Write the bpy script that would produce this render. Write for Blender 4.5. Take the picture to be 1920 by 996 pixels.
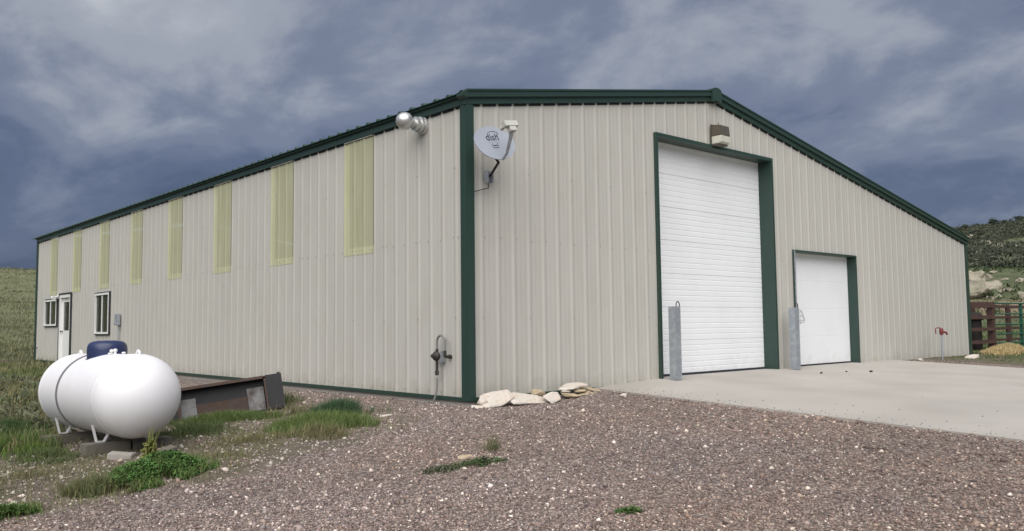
import bpy, bmesh, math, random
import numpy as np
from mathutils import Vector, Matrix, Quaternion

for _o in list(bpy.data.objects):
    bpy.data.objects.remove(_o)
scene = bpy.context.scene
COL = scene.collection
rad = math.radians

# ------------------------------------------------------------------ camera
CAM = np.array([-7.3816, -9.1712, 1.0402])
YAW, PITCH, ROLL, FPX = -0.7304, 0.0712, 0.0115, 1581.75
_f0 = Vector((-math.sin(YAW), math.cos(YAW), 0)); _r = Vector((math.cos(YAW), math.sin(YAW), 0)); _u0 = Vector((0, 0, 1))
_f = _f0 * math.cos(PITCH) + _u0 * math.sin(PITCH); _u = _u0 * math.cos(PITCH) - _f0 * math.sin(PITCH)
_x = _r * math.cos(ROLL) - _u * math.sin(ROLL); _y = _r * math.sin(ROLL) + _u * math.cos(ROLL)
cd = bpy.data.cameras.new('camera'); cam = bpy.data.objects.new('camera', cd); COL.objects.link(cam)
cd.sensor_width = 36.0; cd.lens = FPX / 1920 * 36.0; cd.clip_start = 0.05; cd.clip_end = 6000
cam.matrix_world = Matrix(((_x.x, _y.x, -_f.x, CAM[0]), (_x.y, _y.y, -_f.y, CAM[1]), (_x.z, _y.z, -_f.z, CAM[2]), (0, 0, 0, 1)))
scene.camera = cam

# ------------------------------------------------------------------ sky and sun
SUN_EL, SUN_AZ = rad(50), rad(-137)          # azimuth of the sun, counter-clockwise from +X
sun_dir = Vector((math.cos(SUN_EL) * math.cos(SUN_AZ), math.cos(SUN_EL) * math.sin(SUN_AZ), math.sin(SUN_EL)))
world = bpy.data.worlds.new('World'); scene.world = world; world.use_nodes = True
wt = world.node_tree; wn, wl = wt.nodes, wt.links; wn.clear()
def N(t, nodes=None, **k):
    n = (nodes or wn).new(t)
    for a, b in k.items(): setattr(n, a, b)
    return n
out = N('ShaderNodeOutputWorld'); bg = N('ShaderNodeBackground'); bg.inputs['Strength'].default_value = 1.0
sky = N('ShaderNodeTexSky', sky_type='NISHITA', sun_disc=False)
sky.sun_elevation = SUN_EL; sky.sun_rotation = math.pi / 2 - SUN_AZ; sky.air_density = 1.0; sky.dust_density = 1.5
tc = N('ShaderNodeTexCoord'); sep = N('ShaderNodeSeparateXYZ'); wl.new(tc.outputs['Generated'], sep.inputs[0])
def M(op, a, b=None, c=None, nodes=None, links=None):
    n = (nodes or wn).new('ShaderNodeMath'); n.operation = op
    for i, v in enumerate((a, b, c)):
        if v is None: continue
        if isinstance(v, (int, float)): n.inputs[i].default_value = v
        else: (links or wl).new(v, n.inputs[i])
    return n.outputs[0]
zc = M('MAXIMUM', sep.outputs[2], 0.0); zd = M('ADD', zc, 0.36)
cu = M('DIVIDE', sep.outputs[0], zd); cv = M('DIVIDE', sep.outputs[1], zd)
cmb = N('ShaderNodeCombineXYZ'); wl.new(cu, cmb.inputs[0]); wl.new(cv, cmb.inputs[1])
mp = N('ShaderNodeMapping'); wl.new(cmb.outputs[0], mp.inputs[0]); mp.inputs['Location'].default_value = (5.0, 15.0, 0)
mp.inputs['Rotation'].default_value = (0, 0, rad(40)); mp.inputs['Scale'].default_value = (1.0, 0.8, 1)
n1 = N('ShaderNodeTexNoise'); wl.new(mp.outputs[0], n1.inputs['Vector'])
n1.inputs['Scale'].default_value = 1.25; n1.inputs['Detail'].default_value = 7; n1.inputs['Roughness'].default_value = 0.52; n1.inputs['Distortion'].default_value = 0.15
n2 = N('ShaderNodeTexNoise'); wl.new(mp.outputs[0], n2.inputs['Vector'])
n2.inputs['Scale'].default_value = 4.2; n2.inputs['Detail'].default_value = 9; n2.inputs['Roughness'].default_value = 0.57; n2.inputs['Distortion'].default_value = 0.3
mixn = M('ADD', M('MULTIPLY', n1.outputs[0], 0.64), M('MULTIPLY', n2.outputs[0], 0.38))
# cloud deck is thinner and brighter overhead, heavier towards the horizon
lift = M('MULTIPLY', M('SUBTRACT', M('MINIMUM', zc, 0.42), 0.21), 0.56)
dens = M('ADD', mixn, lift)
ramp = N('ShaderNodeValToRGB'); wl.new(dens, ramp.inputs[0])
cr = ramp.color_ramp; cr.interpolation = 'EASE'
for i, (p, c) in enumerate([(0.37, (0.052, 0.073, 0.136)), (0.46, (0.087, 0.112, 0.186)), (0.55, (0.152, 0.180, 0.256)), (0.65, (0.285, 0.31, 0.365)), (0.82, (0.52, 0.54, 0.565))]):
    e = cr.elements[i] if i < 2 else cr.elements.new(p)
    e.position = p; e.color = (*c, 1)
sk = N('ShaderNodeVectorMath', operation='SCALE'); wl.new(sky.outputs[0], sk.inputs[0]); sk.inputs['Scale'].default_value = 0.08
mx = N('ShaderNodeMix', data_type='RGBA'); mx.inputs['Factor'].default_value = 0.93
wl.new(sk.outputs[0], mx.inputs[6]); wl.new(ramp.outputs[0], mx.inputs[7])
wl.new(mx.outputs[2], bg.inputs['Color']); wl.new(bg.outputs[0], out.inputs[0])

sd = bpy.data.lights.new('sun', 'SUN'); sun = bpy.data.objects.new('sun', sd); COL.objects.link(sun)
sd.energy = 3.6; sd.angle = rad(75); sd.color = (1.0, 0.97, 0.93)   # sun spread by thin bright cloud behind the camera
sun.rotation_euler = sun_dir.to_track_quat('Z', 'Y').to_euler()
vs = scene.view_settings; vs.view_transform = 'Standard'; vs.look = 'None'; vs.gamma = 1.0; vs.use_curve_mapping = False
vs.exposure = 0.27

# ------------------------------------------------------------------ helpers
def link(o, parent=None):
    COL.objects.link(o)
    if parent is not None: o.parent = parent
    return o
def tag(o, label=None, cat=None, group=None, kind=None):
    if label: o['label'] = label
    if cat: o['category'] = cat
    if group: o['group'] = group
    if kind: o['kind'] = kind
    return o
def empty(name, loc, label, cat, group=None, rot=(0, 0, 0)):
    o = bpy.data.objects.new(name, None); o.location = loc; o.rotation_euler = rot; o.empty_display_size = 0.1
    return tag(link(o), label, cat, group)
def np_mesh(name, v, f, mat, cols=None, smooth=False):
    v = np.asarray(v, np.float32); f = np.asarray(f, np.int32); k = f.shape[1]
    me = bpy.data.meshes.new(name)
    me.vertices.add(len(v)); me.vertices.foreach_set('co', v.ravel())
    me.loops.add(f.size); me.loops.foreach_set('vertex_index', f.ravel())
    me.polygons.add(len(f)); me.polygons.foreach_set('loop_start', np.arange(0, f.size, k, dtype=np.int32))
    if smooth: me.polygons.foreach_set('use_smooth', np.ones(len(f), bool))
    me.update(calc_edges=True)
    if cols is not None:
        a = me.color_attributes.new('Col', 'FLOAT_COLOR', 'POINT')
        a.data.foreach_set('color', np.c_[np.asarray(cols, np.float32), np.ones(len(v), np.float32)].ravel())
    me.materials.append(mat)
    return me
def np_obj(name, v, f, mat, parent=None, cols=None, smooth=False, **t):
    o = bpy.data.objects.new(name, np_mesh(name, v, f, mat, cols, smooth)); link(o, parent)
    return tag(o, **t)
class MB:
    """collects shapes into one mesh"""
    def __init__(s): s.v = []; s.f = []; s.sm = []
    def add(s, vs_, fs, sm=False):
        n = len(s.v); s.v += [tuple(p) for p in vs_]
        for q in fs: s.f.append(tuple(i + n for i in q)); s.sm.append(sm)
        return s
    def box(s, a, b, m=None):
        (x0, y0, z0), (x1, y1, z1) = a, b
        p = [Vector(q) for q in ((x0,y0,z0),(x1,y0,z0),(x1,y1,z0),(x0,y1,z0),(x0,y0,z1),(x1,y0,z1),(x1,y1,z1),(x0,y1,z1))]
        if m is not None: p = [m @ q for q in p]
        return s.add(p, [(0,3,2,1),(4,5,6,7),(0,1,5,4),(1,2,6,5),(2,3,7,6),(3,0,4,7)])
    def prism(s, poly, axis, a, b):
        """poly: 2-D points; axis 1 -> poly is (x,z) extruded in y, axis 0 -> (y,z) in x, axis 2 -> (x,y) in z"""
        def P(q, t): return (q[0], t, q[1]) if axis == 1 else ((t, q[0], q[1]) if axis == 0 else (q[0], q[1], t))
        n = len(poly); vs_ = [P(q, a) for q in poly] + [P(q, b) for q in poly]
        return s.add(vs_, [tuple(range(n)), tuple(range(2*n-1, n-1, -1))] + [(i, n+i, n+(i+1) % n, (i+1) % n) for i in range(n)])
    def tube(s, pts, r, n=8, caps=True):
        pts = [Vector(p) for p in pts]; rs = r if isinstance(r, (list, tuple)) else [r] * len(pts)
        vs_ = []; fs = []; up = None
        for i, p in enumerate(pts):
            d = (pts[min(i+1, len(pts)-1)] - pts[max(i-1, 0)]).normalized()
            if up is None: up = Vector((0, 0, 1)) if abs(d.z) < .9 else Vector((1, 0, 0))
            a = d.cross(up).normalized(); b = a.cross(d).normalized(); up = b
            for k in range(n):
                t = 2*math.pi*k/n; vs_.append(p + (a*math.cos(t) + b*math.sin(t)) * rs[i])
        for i in range(len(pts)-1):
            for k in range(n): fs.append((i*n+k, i*n+(k+1) % n, (i+1)*n+(k+1) % n, (i+1)*n+k))
        if caps:
            fs.append(tuple(range(n-1, -1, -1))); fs.append(tuple((len(pts)-1)*n+k for k in range(n)))
        return s.add(vs_, fs, True)
    def lathe(s, prof, o, d, n=32, sm=True):
        """prof: (dist along axis, radius)"""
        o = Vector(o); d = Vector(d).normalized(); u = Vector((0, 0, 1)) if abs(d.z) < .9 else Vector((1, 0, 0))
        a = d.cross(u).normalized(); b = a.cross(d)
        vs_ = []; fs = []
        for t, r in prof:
            for k in range(n):
                w = 2*math.pi*k/n; vs_.append(o + d*t + (a*math.cos(w) + b*math.sin(w)) * max(r, 1e-4))
        for i in range(len(prof)-1):
            for k in range(n): fs.append((i*n+k, i*n+(k+1) % n, (i+1)*n+(k+1) % n, (i+1)*n+k))
        return s.add(vs_, fs, sm)
    def build(s, name, mat, parent=None, bevel=0, **t):
        me = bpy.data.meshes.new(name); me.from_pydata(s.v, [], s.f); me.update()
        me.polygons.foreach_set('use_smooth', s.sm)
        bm = bmesh.new(); bm.from_mesh(me); bmesh.ops.recalc_face_normals(bm, faces=bm.faces)
        if bevel:
            bmesh.ops.bevel(bm, geom=[e for e in bm.edges if e.is_manifold and e.calc_face_angle(0) > .6], offset=bevel, segments=2, affect='EDGES', clamp_overlap=True)
        bm.to_mesh(me); bm.free()
        me.materials.append(mat)
        try: me.set_sharp_from_angle(angle=rad(40))
        except Exception: pass
        o = bpy.data.objects.new(name, me); link(o, parent)
        return tag(o, **t)

# ------------------------------------------------------------------ materials
def mk(name, base, rough=.6, metal=0., var=.12, scale=6., bump=0., bscale=40., stretch=(1, 1, 1), attr=False, tint=None, tint_amt=0., tint_scale=2., spec=.5, objrand=0., space='Object', detail=5):
    m = bpy.data.materials.new(name); m.use_nodes = True; nt = m.node_tree; nd, ln = nt.nodes, nt.links
    p = nd['Principled BSDF']; p.inputs['Roughness'].default_value = rough; p.inputs['Metallic'].default_value = metal
    p.inputs['Specular IOR Level'].default_value = spec
    if space == 'World': src = nd.new('ShaderNodeNewGeometry').outputs['Position']
    else: src = nd.new('ShaderNodeTexCoord').outputs['Object']
    mp_ = nd.new('ShaderNodeMapping'); mp_.inputs['Scale'].default_value = stretch; ln.new(src, mp_.inputs[0])
    no = nd.new('ShaderNodeTexNoise'); no.inputs['Scale'].default_value = scale; no.inputs['Detail'].default_value = detail; no.inputs['Roughness'].default_value = .6
    ln.new(mp_.outputs[0], no.inputs['Vector'])
    val = M('MULTIPLY_ADD', no.outputs[0], 2*var*1.6, 1 - var*1.6, nd, ln)
    if objrand:
        oi = nd.new('ShaderNodeObjectInfo')
        val = M('MULTIPLY', val, M('MULTIPLY_ADD', oi.outputs['Random'], 2*objrand, 1 - objrand, nd, ln), None, nd, ln)
    if attr:
        at = nd.new('ShaderNodeAttribute'); at.attribute_name = 'Col'; col = at.outputs['Color']
    else:
        rgb = nd.new('ShaderNodeRGB'); rgb.outputs[0].default_value = (*base, 1); col = rgb.outputs[0]
    if tint is not None:
        n3 = nd.new('ShaderNodeTexNoise'); n3.inputs['Scale'].default_value = tint_scale; n3.inputs['Detail'].default_value = 6; n3.inputs['Roughness'].default_value = .65
        ln.new(mp_.outputs[0], n3.inputs['Vector'])
        mr = nd.new('ShaderNodeMapRange'); mr.inputs[1].default_value = .46; mr.inputs[2].default_value = .68; mr.inputs[4].default_value = tint_amt
        ln.new(n3.outputs[0], mr.inputs[0])
        mm = nd.new('ShaderNodeMix'); mm.data_type = 'RGBA'; ln.new(mr.outputs[0], mm.inputs[0]); ln.new(col, mm.inputs[6]); mm.inputs[7].default_value = (*tint, 1); col = mm.outputs[2]
    sc = nd.new('ShaderNodeVectorMath'); sc.operation = 'SCALE'; ln.new(col, sc.inputs[0]); ln.new(val, sc.inputs['Scale'])
    ln.new(sc.outputs[0], p.inputs['Base Color'])
    if bump:
        nb = nd.new('ShaderNodeTexNoise'); nb.inputs['Scale'].default_value = bscale; nb.inputs['Detail'].default_value = 4
        ln.new(mp_.outputs[0], nb.inputs['Vector'])
        bp = nd.new('ShaderNodeBump'); bp.inputs['Strength'].default_value = 1; bp.inputs['Distance'].default_value = bump
        ln.new(nb.outputs[0], bp.inputs['Height']); ln.new(bp.outputs[0], p.inputs['Normal'])
    return m
MAT = {}
MAT['wall'] = mk('tan_wall_steel', (.502, .489, .446), .6, 0, .05, 1.1, .004, 1.4, (1, 1, .35), tint=(.41, .385, .33), tint_amt=.28, tint_scale=3.2, objrand=.012, space='World')
def add_splash(m, h=.45, col=(.30, .25, .17), amt=.5):
    nd, ln = m.node_tree.nodes, m.node_tree.links; p = nd['Principled BSDF']; src = p.inputs['Base Color'].links[0].from_socket
    g = nd.new('ShaderNodeNewGeometry'); sp = nd.new('ShaderNodeSeparateXYZ'); ln.new(g.outputs['Position'], sp.inputs[0])
    no = nd.new('ShaderNodeTexNoise'); no.inputs['Scale'].default_value = 5; no.inputs['Detail'].default_value = 8; ln.new(g.outputs['Position'], no.inputs['Vector'])
    hgt = M('MULTIPLY', M('SUBTRACT', h, sp.outputs[2], None, nd, ln), 1/h, None, nd, ln)
    f = M('MULTIPLY', M('MAXIMUM', M('ADD', hgt, M('MULTIPLY_ADD', no.outputs[0], 1.6, -1.15, nd, ln), None, nd, ln), 0.0, None, nd, ln), amt, None, nd, ln)
    f = M('MINIMUM', f, .6, None, nd, ln)
    mm = nd.new('ShaderNodeMix'); mm.data_type = 'RGBA'; ln.new(f, mm.inputs[0]); ln.new(src, mm.inputs[6]); mm.inputs[7].default_value = (*col, 1); ln.new(mm.outputs[2], p.inputs['Base Color'])
add_splash(MAT['wall'])
MAT['green'] = mk('green_trim_paint', (.023, .051, .040), .42, 0, .10, 3, .0015, 5, space='World')
MAT['roofgreen'] = mk('green_roof_paint', (.028, .060, .045), .5, 0, .12, 3, space='World')
MAT['white'] = mk('white_door_paint', (.84, .855, .87), .5, 0, .02, 1.5, .0015, 2, tint=(.74, .75, .75), tint_amt=.3, tint_scale=1.3, space='World')
add_splash(MAT['white'], .55, (.42, .39, .33), .35)
MAT['tank'] = mk('white_tank_paint', (.80, .79, .81), .42, 0, .025, 2, .001, 3, tint=(.66, .65, .65), tint_amt=.25, tint_scale=2.2)
MAT['blue'] = mk('blue_plastic', (.020, .031, .088), .38, 0, .1, 5)
MAT['galv'] = mk('galvanized_steel', (.31, .34, .37), .55, .35, .16, 14, .001, 60, tint=(.5, .52, .54), tint_amt=.5, tint_scale=9)
MAT['alum'] = mk('bare_aluminium', (.62, .62, .61), .38, .75, .10, 20, .0015, 60)
MAT['iron'] = mk('dark_iron', (.045, .04, .037), .6, .3, .25, 25, .001, 120)
MAT['hose'] = mk('grey_hose', (.20, .20, .19), .65, 0, .12, 25)
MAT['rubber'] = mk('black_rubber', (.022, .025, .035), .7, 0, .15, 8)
MAT['conc'] = mk('concrete', (.405, .375, .34), .9, 0, .12, 2.2, .003, 90, tint=(.28, .26, .23), tint_amt=.6, tint_scale=.55, space='World', detail=8)
MAT['block'] = mk('old_concrete_block', (.15, .135, .11), .95, 0, .16, 9, .006, 70)
MAT['darksteel'] = mk('blackened_steel', (.030, .031, .036), .6, .1, .25, 6, .002, 30, tint=(.05, .038, .034), tint_amt=.4, tint_scale=6)
MAT['soot'] = mk('sooty_black_steel', (.017, .017, .019), .65, 0, .3, 7, .002, 30)
MAT['rust'] = mk('rusty_steel', (.075, .045, .034), .85, 0, .3, 10, .003, 60, tint=(.05, .045, .045), tint_amt=.7, tint_scale=5)
MAT['peel'] = mk('peeling_pale_paint', (.22, .215, .215), .85, 0, .25, 12, .003, 60, tint=(.07, .05, .042), tint_amt=1.0, tint_scale=5)
MAT['dishgrey'] = mk('grey_dish_paint', (.33, .355, .41), .5, 0, .04, 5)
MAT['lnb'] = mk('pale_plastic', (.50, .50, .46), .5, 0, .06, 9)
MAT['print'] = mk('dark_print', (.045, .05, .07), .6, 0, .1, 9)
MAT['bronze'] = mk('bronze_lamp_housing', (.12, .105, .085), .5, .3, .15, 12)
MAT['rockw'] = mk('pale_sandstone', (.56, .51, .45), .92, 0, .14, 9, .012, 26, tint=(.46, .36, .28), tint_amt=.55, tint_scale=6)
MAT['rockt'] = mk('tan_sandstone', (.46, .37, .25), .92, 0, .16, 9, .012, 26, tint=(.33, .24, .15), tint_amt=.6, tint_scale=7)
MAT['hillrock'] = mk('hill_sandstone', (.33, .295, .235), .95, 0, .3, 1.6, .25, 1.6, tint=(.15, .15, .09), tint_amt=.85, tint_scale=.8, space='World')
MAT['brownpipe'] = mk('brown_fence_paint', (.070, .036, .030), .7, 0, .25, 5)
MAT['greenpipe'] = mk('green_gate_paint', (.016, .085, .055), .5, 0, .2, 5)
MAT['red'] = mk('red_hydrant_paint', (.17, .028, .032), .5, 0, .2, 10)
MAT['darkbin'] = mk('dark_brown_bin', (.022, .017, .016), .8, 0, .3, 6, tint=(.05, .035, .03), tint_amt=.6)
MAT['hay'] = mk('dry_hay', (.40, .30, .15), .95, attr=True, var=.12, scale=20)
MAT['leaf'] = mk('green_blades', (.1, .1, .1), .75, attr=True, var=.08, scale=4, spec=.2)
MAT['stone'] = mk('gravel_stones', (.2, .2, .2), .9, attr=True, var=.18, scale=60, spec=.25)
MAT['bark'] = mk('juniper_bark', (.10, .075, .055), .95, var=.25, scale=3)
MAT['winwhite'] = mk('white_vinyl', (.78, .78, .76), .45, 0, .03, 4)
MAT['pane_reflection'] = mk('olive_reflection', (.30, .29, .13), .9, 0, .25, 3, stretch=(1, 14, .4))  # colour stands in for a greenish reflection in the window glass
MAT['floor'] = mk('workshop_floor', (.12, .115, .11), .9)
MAT['wood'] = mk('grey_wood', (.16, .14, .11), .9, var=.2, scale=10)

def glass_mat(name, col, rough=.04, trans=.85):
    m = bpy.data.materials.new(name); m.use_nodes = True; nd, ln = m.node_tree.nodes, m.node_tree.links
    p = nd['Principled BSDF']; p.inputs['Base Color'].default_value = (*col, 1); p.inputs['Roughness'].default_value = rough
    t = nd.new('ShaderNodeBsdfTransparent'); t.inputs[0].default_value = (.9, .92, .9, 1)
    mx_ = nd.new('ShaderNodeMixShader'); mx_.inputs[0].default_value = 1 - trans
    ln.new(t.outputs[0], mx_.inputs[1]); ln.new(p.outputs[0], mx_.inputs[2]); ln.new(mx_.outputs[0], nd['Material Output'].inputs[0])
    return m
MAT['glass'] = glass_mat('window_glass', (.02, .022, .025), .03, .55)
def fibreglass():
    m = bpy.data.materials.new('yellowed_fibreglass'); m.use_nodes = True; nd, ln = m.node_tree.nodes, m.node_tree.links
    p = nd['Principled BSDF']; p.inputs['Roughness'].default_value = .5
    no = nd.new('ShaderNodeTexNoise'); no.inputs['Scale'].default_value = 2.5; no.inputs['Detail'].default_value = 6
    g = nd.new('ShaderNodeNewGeometry'); mp_ = nd.new('ShaderNodeMapping'); mp_.inputs['Scale'].default_value = (1, 3, .5); ln.new(g.outputs['Position'], mp_.inputs[0]); ln.new(mp_.outputs[0], no.inputs['Vector'])
    r = nd.new('ShaderNodeValToRGB'); ln.new(no.outputs[0], r.inputs[0])
    r.color_ramp.elements[0].position = .3; r.color_ramp.elements[0].color = (.66, .655, .42, 1); r.color_ramp.elements[1].position = .7; r.color_ramp.elements[1].color = (.75, .745, .52, 1)
    ln.new(r.outputs[0], p.inputs['Base Color'])
    t = nd.new('ShaderNodeBsdfTransparent'); t.inputs[0].default_value = (.93, .94, .78, 1)
    mx_ = nd.new('ShaderNodeMixShader'); mx_.inputs[0].default_value = .60
    ln.new(t.outputs[0], mx_.inputs[1]); ln.new(p.outputs[0], mx_.inputs[2]); ln.new(mx_.outputs[0], nd['Material Output'].inputs[0])
    return m
MAT['fibre'] = fibreglass()
# ------------------------------------------------------------------ terrain
def sstep(a,b,x):
    t=np.clip((np.asarray(x,float)-a)/(b-a),0,1); return t*t*(3-2*t)
def vnoise(x,y,seed=0):
    x=np.asarray(x,float); y=np.asarray(y,float)
    xi=np.floor(x); yi=np.floor(y); fx=x-xi; fy=y-yi
    fx=fx*fx*(3-2*fx); fy=fy*fy*(3-2*fy)
    def h(a,b):
        s=np.sin(a*127.1+b*311.7+seed*74.7)*43758.5453; return s-np.floor(s)
    return (h(xi,yi)*(1-fx)+h(xi+1,yi)*fx)*(1-fy)+(h(xi,yi+1)*(1-fx)+h(xi+1,yi+1)*fx)*fy
def fbm(x,y,seed=0,o=4):
    s=0; a=.5
    for i in range(o): s=s+a*vnoise(x*2**i,y*2**i,seed+i); a*=.5
    return s
CAMX, CAMY = CAM[0], CAM[1]
RR=np.array([0,34,60,72,92,112,160,230,300,360,600,2000.]); RZ=np.array([0,.05,.7,2.1,5.4,7.0,12.0,20.5,30.8,32,26,18.])
LR=np.array([0,38,52,75,110,150,185,230,2000.]); LZ=np.array([0,-.1,.2,1.7,5.5,10.3,12.6,13.0,12.])
def slab_z(x,y):
    return .05+.06*sstep(2.5,4.4,x)+.042*np.minimum(np.asarray(y,float),0)
def ground_z(x,y):
    x=np.asarray(x,float); y=np.asarray(y,float)
    base=-.06+.055*sstep(.5,2.4,x)+.09*sstep(11,14,x)
    drop=.042*np.maximum(-y,0)+.078*np.maximum(-x,0)
    drop=.62*(1-np.exp(-drop/.62*(1+.35*drop/.62)))
    near=base-drop
    r=np.hypot(x-CAMX,y-CAMY); ph=np.degrees(np.arctan2(y-CAMY,x-CAMX))
    wr=sstep(62,40,ph)*sstep(-75,-25,ph); wl=sstep(45,65,ph)*sstep(175,125,ph)
    zr=np.interp(r,RR,RZ)*(1+.018*(17-ph)*sstep(120,300,r)); zl=np.interp(r,LR,LZ)
    n=(fbm(x/13,y/13,3)-.47)*sstep(45,120,r)*2.4+(fbm(x/3.1,y/3.1,9)-.47)*sstep(14,60,r)*.35
    far=wr*zr+wl*zl
    z=near*sstep(70,30,r)+far*sstep(24,45,r)*1.0+ -.1*sstep(30,70,r)*0+n
    z=z+(fbm(x*.9,y*.9,5)-.47)*.07*sstep(1.0,4.0,np.maximum(-x,-y))
    edge_up=sstep(1.3,2.3,x)*sstep(3,2.9,x)*sstep(.1,-.3,y)*sstep(-14,-13,y)
    z=z*(1-edge_up)+(slab_z(np.maximum(x,2.5),y)-.014)*edge_up
    inslab=(x>2.48)&(x<13.3)&(y<.2)&(y>-13)
    z=np.where(inslab,np.minimum(z,slab_z(x,y)-.05),z)
    inb=(x>.05)&(x<18)&(y>.05)&(y<24.2)
    return np.where(inb,-.12,z)

GBX = np.array([-40, -12, -9, -5.9, -5.15, -4.23, -3.32, -2.4, -1.6, -1.05, -.95, 3]); GBY = np.array([-6, -3.2, -2.3, -1.47, -1.31, -1.18, -.98, -.70, -.05, .75, 40, 40.])
def gravel_mask(x, y):
    """1 on the gravel yard, 0 on the weedy dirt"""
    w = (fbm(x*1.7, y*1.7, 21) - .47) * .9
    d = np.interp(x + w*.4, GBX, GBY) - y + w
    m = sstep(-.28, .28, d)
    m = m * sstep(15.2, 13.6, x + w) * sstep(-26, -18, y) * sstep(22, 15, y)
    return m
def axis_grid(a, b, step, lim, grow=1.05):
    c = list(np.arange(a, b + 1e-6, step)); s = step
    while c[-1] < lim: s *= grow; c.append(c[-1] + s)
    s = step
    while c[0] > -lim: s *= grow; c.insert(0, c[0] - s)
    return np.array(c)
gx = axis_grid(-9.5, 16.5, .16, 2200); gy = axis_grid(-10, 12, .16, 2200)
# a finer band through the hills that show
GX, GY = np.meshgrid(gx, gy, indexing='ij'); GZ = ground_z(GX, GY)
nx, ny = GX.shape; idx = np.arange(nx*ny).reshape(nx, ny)
fq = np.stack([idx[:-1, :-1], idx[1:, :-1], idx[1:, 1:], idx[:-1, 1:]], -1).reshape(-1, 4)
gm = gravel_mask(GX, GY)
rr = np.hypot(GX - CAM[0], GY - CAM[1])
ph = np.degrees(np.arctan2(GY - CAM[1], GX - CAM[0]))
bank = sstep(64, 68, rr) * sstep(76, 71, rr) * sstep(45, 30, ph) * sstep(-30, -10, ph)     # bare earth bank on the right
lush = sstep(30, 42, rr) * sstep(60, 40, ph)
def ground_mat():
    m = bpy.data.materials.new('yard_ground'); m.use_nodes = True; nd, ln = m.node_tree.nodes, m.node_tree.links
    p = nd['Principled BSDF']; p.inputs['Roughness'].default_value = .95; p.inputs['Specular IOR Level'].default_value = .2
    pos = nd.new('ShaderNodeNewGeometry').outputs['Position']
    def noise(s, d=6, r=.6, st=None):
        n = nd.new('ShaderNodeTexNoise'); n.inputs['Scale'].default_value = s; n.inputs['Detail'].default_value = d; n.inputs['Roughness'].default_value = r
        ln.new(pos, n.inputs['Vector']); return n.outputs[0]
    def ramp_(v, els):
        r = nd.new('ShaderNodeValToRGB'); ln.new(v, r.inputs[0]); e = r.color_ramp.elements
        for i, (q, c) in enumerate(els):
            x = e[i] if i < 2 else e.new(q)
            x.position = q; x.color = (*c, 1)
        return r.outputs[0]
    def mix(f, a, b):
        q = nd.new('ShaderNodeMix'); q.data_type = 'RGBA'; ln.new(f, q.inputs[0]); ln.new(a, q.inputs[6]); ln.new(b, q.inputs[7]); return q.outputs[2]
    vo = nd.new('ShaderNodeTexVoronoi'); vo.inputs['Scale'].default_value = 42; ln.new(pos, vo.inputs['Vector'])
    sp = nd.new('ShaderNodeSeparateColor'); ln.new(vo.outputs['Color'], sp.inputs[0])
    grav = ramp_(sp.outputs[0], [(.0, (.095, .077, .068)), (.45, (.18, .145, .127)), (.8, (.25, .205, .18)), (.97, (.42, .38, .34))])
    gl = ramp_(noise(.6), [(.3, (.86, .86, .88)), (.7, (1.1, 1.06, 1.0))])
    q = nd.new('ShaderNodeMix'); q.data_type = 'RGBA'; q.blend_type = 'MULTIPLY'; q.inputs[0].default_value = 1; ln.new(grav, q.inputs[6]); ln.new(gl, q.inputs[7]); grav = q.outputs[2]
    dirt = ramp_(noise(5, 8), [(.3, (.095, .078, .062)), (.55, (.165, .135, .108)), (.75, (.26, .22, .18))])
    weed = ramp_(noise(9, 8), [(.3, (.070, .072, .036)), (.7, (.145, .135, .075))])
    f1 = nd.new('ShaderNodeMapRange'); ln.new(noise(.8, 7), f1.inputs[0]); f1.inputs[1].default_value = .45; f1.inputs[2].default_value = .65
    yard = mix(f1.outputs[0], dirt, weed)
    hillc = ramp_(noise(.28, 9, .7), [(.28, (.095, .108, .058)), (.5, (.148, .160, .086)), (.72, (.215, .213, .130))])
    lushc = ramp_(noise(.35, 9, .7), [(.28, (.065, .078, .042)), (.5, (.105, .122, .066)), (.75, (.19, .18, .115))])
    bankc = ramp_(noise(.9, 7), [(.3, (.20, .14, .09)), (.7, (.36, .28, .21))])
    at = nd.new('ShaderNodeAttribute'); at.attribute_name = 'Col'; s3 = nd.new('ShaderNodeSeparateColor'); ln.new(at.outputs['Color'], s3.inputs[0])
    at2 = nd.new('ShaderNodeAttribute'); at2.attribute_name = 'Zone'; s4 = nd.new('ShaderNodeSeparateColor'); ln.new(at2.outputs['Color'], s4.inputs[0])
    nb = noise(14, 4)
    gmk = nd.new('ShaderNodeMapRange'); ln.new(M('ADD', s3.outputs[0], M('MULTIPLY_ADD', nb, .9, -.45, nd, ln), None, nd, ln), gmk.inputs[0]); gmk.inputs[1].default_value = .35; gmk.inputs[2].default_value = .65
    c = mix(s3.outputs[1], yard, hillc); c = mix(s4.outputs[0], c, lushc); c = mix(s3.outputs[2], c, bankc); c = mix(gmk.outputs[0], c, grav)
    ln.new(c, p.inputs['Base Color'])
    b = nd.new('ShaderNodeBump'); b.inputs['Distance'].default_value = .02; b.inputs['Strength'].default_value = .8
    ln.new(M('ADD', M('MULTIPLY', vo.outputs['Distance'], -1.2, None, nd, ln), noise(25, 6), None, nd, ln), b.inputs['Height']); ln.new(b.outputs[0], p.inputs['Normal'])
    return m
MAT['ground'] = ground_mat()
ground = np_obj('ground', np.stack([GX, GY, GZ], -1).reshape(-1, 3), fq, MAT['ground'], cols=np.stack([gm, sstep(22, 34, rr), bank], -1).reshape(-1, 3), smooth=True, kind='structure')
_a = ground.data.color_attributes.new('Zone', 'FLOAT_COLOR', 'POINT')
_a.data.foreach_set('color', np.stack([lush, lush*0, lush*0, lush*0+1], -1).astype(np.float32).ravel())

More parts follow.
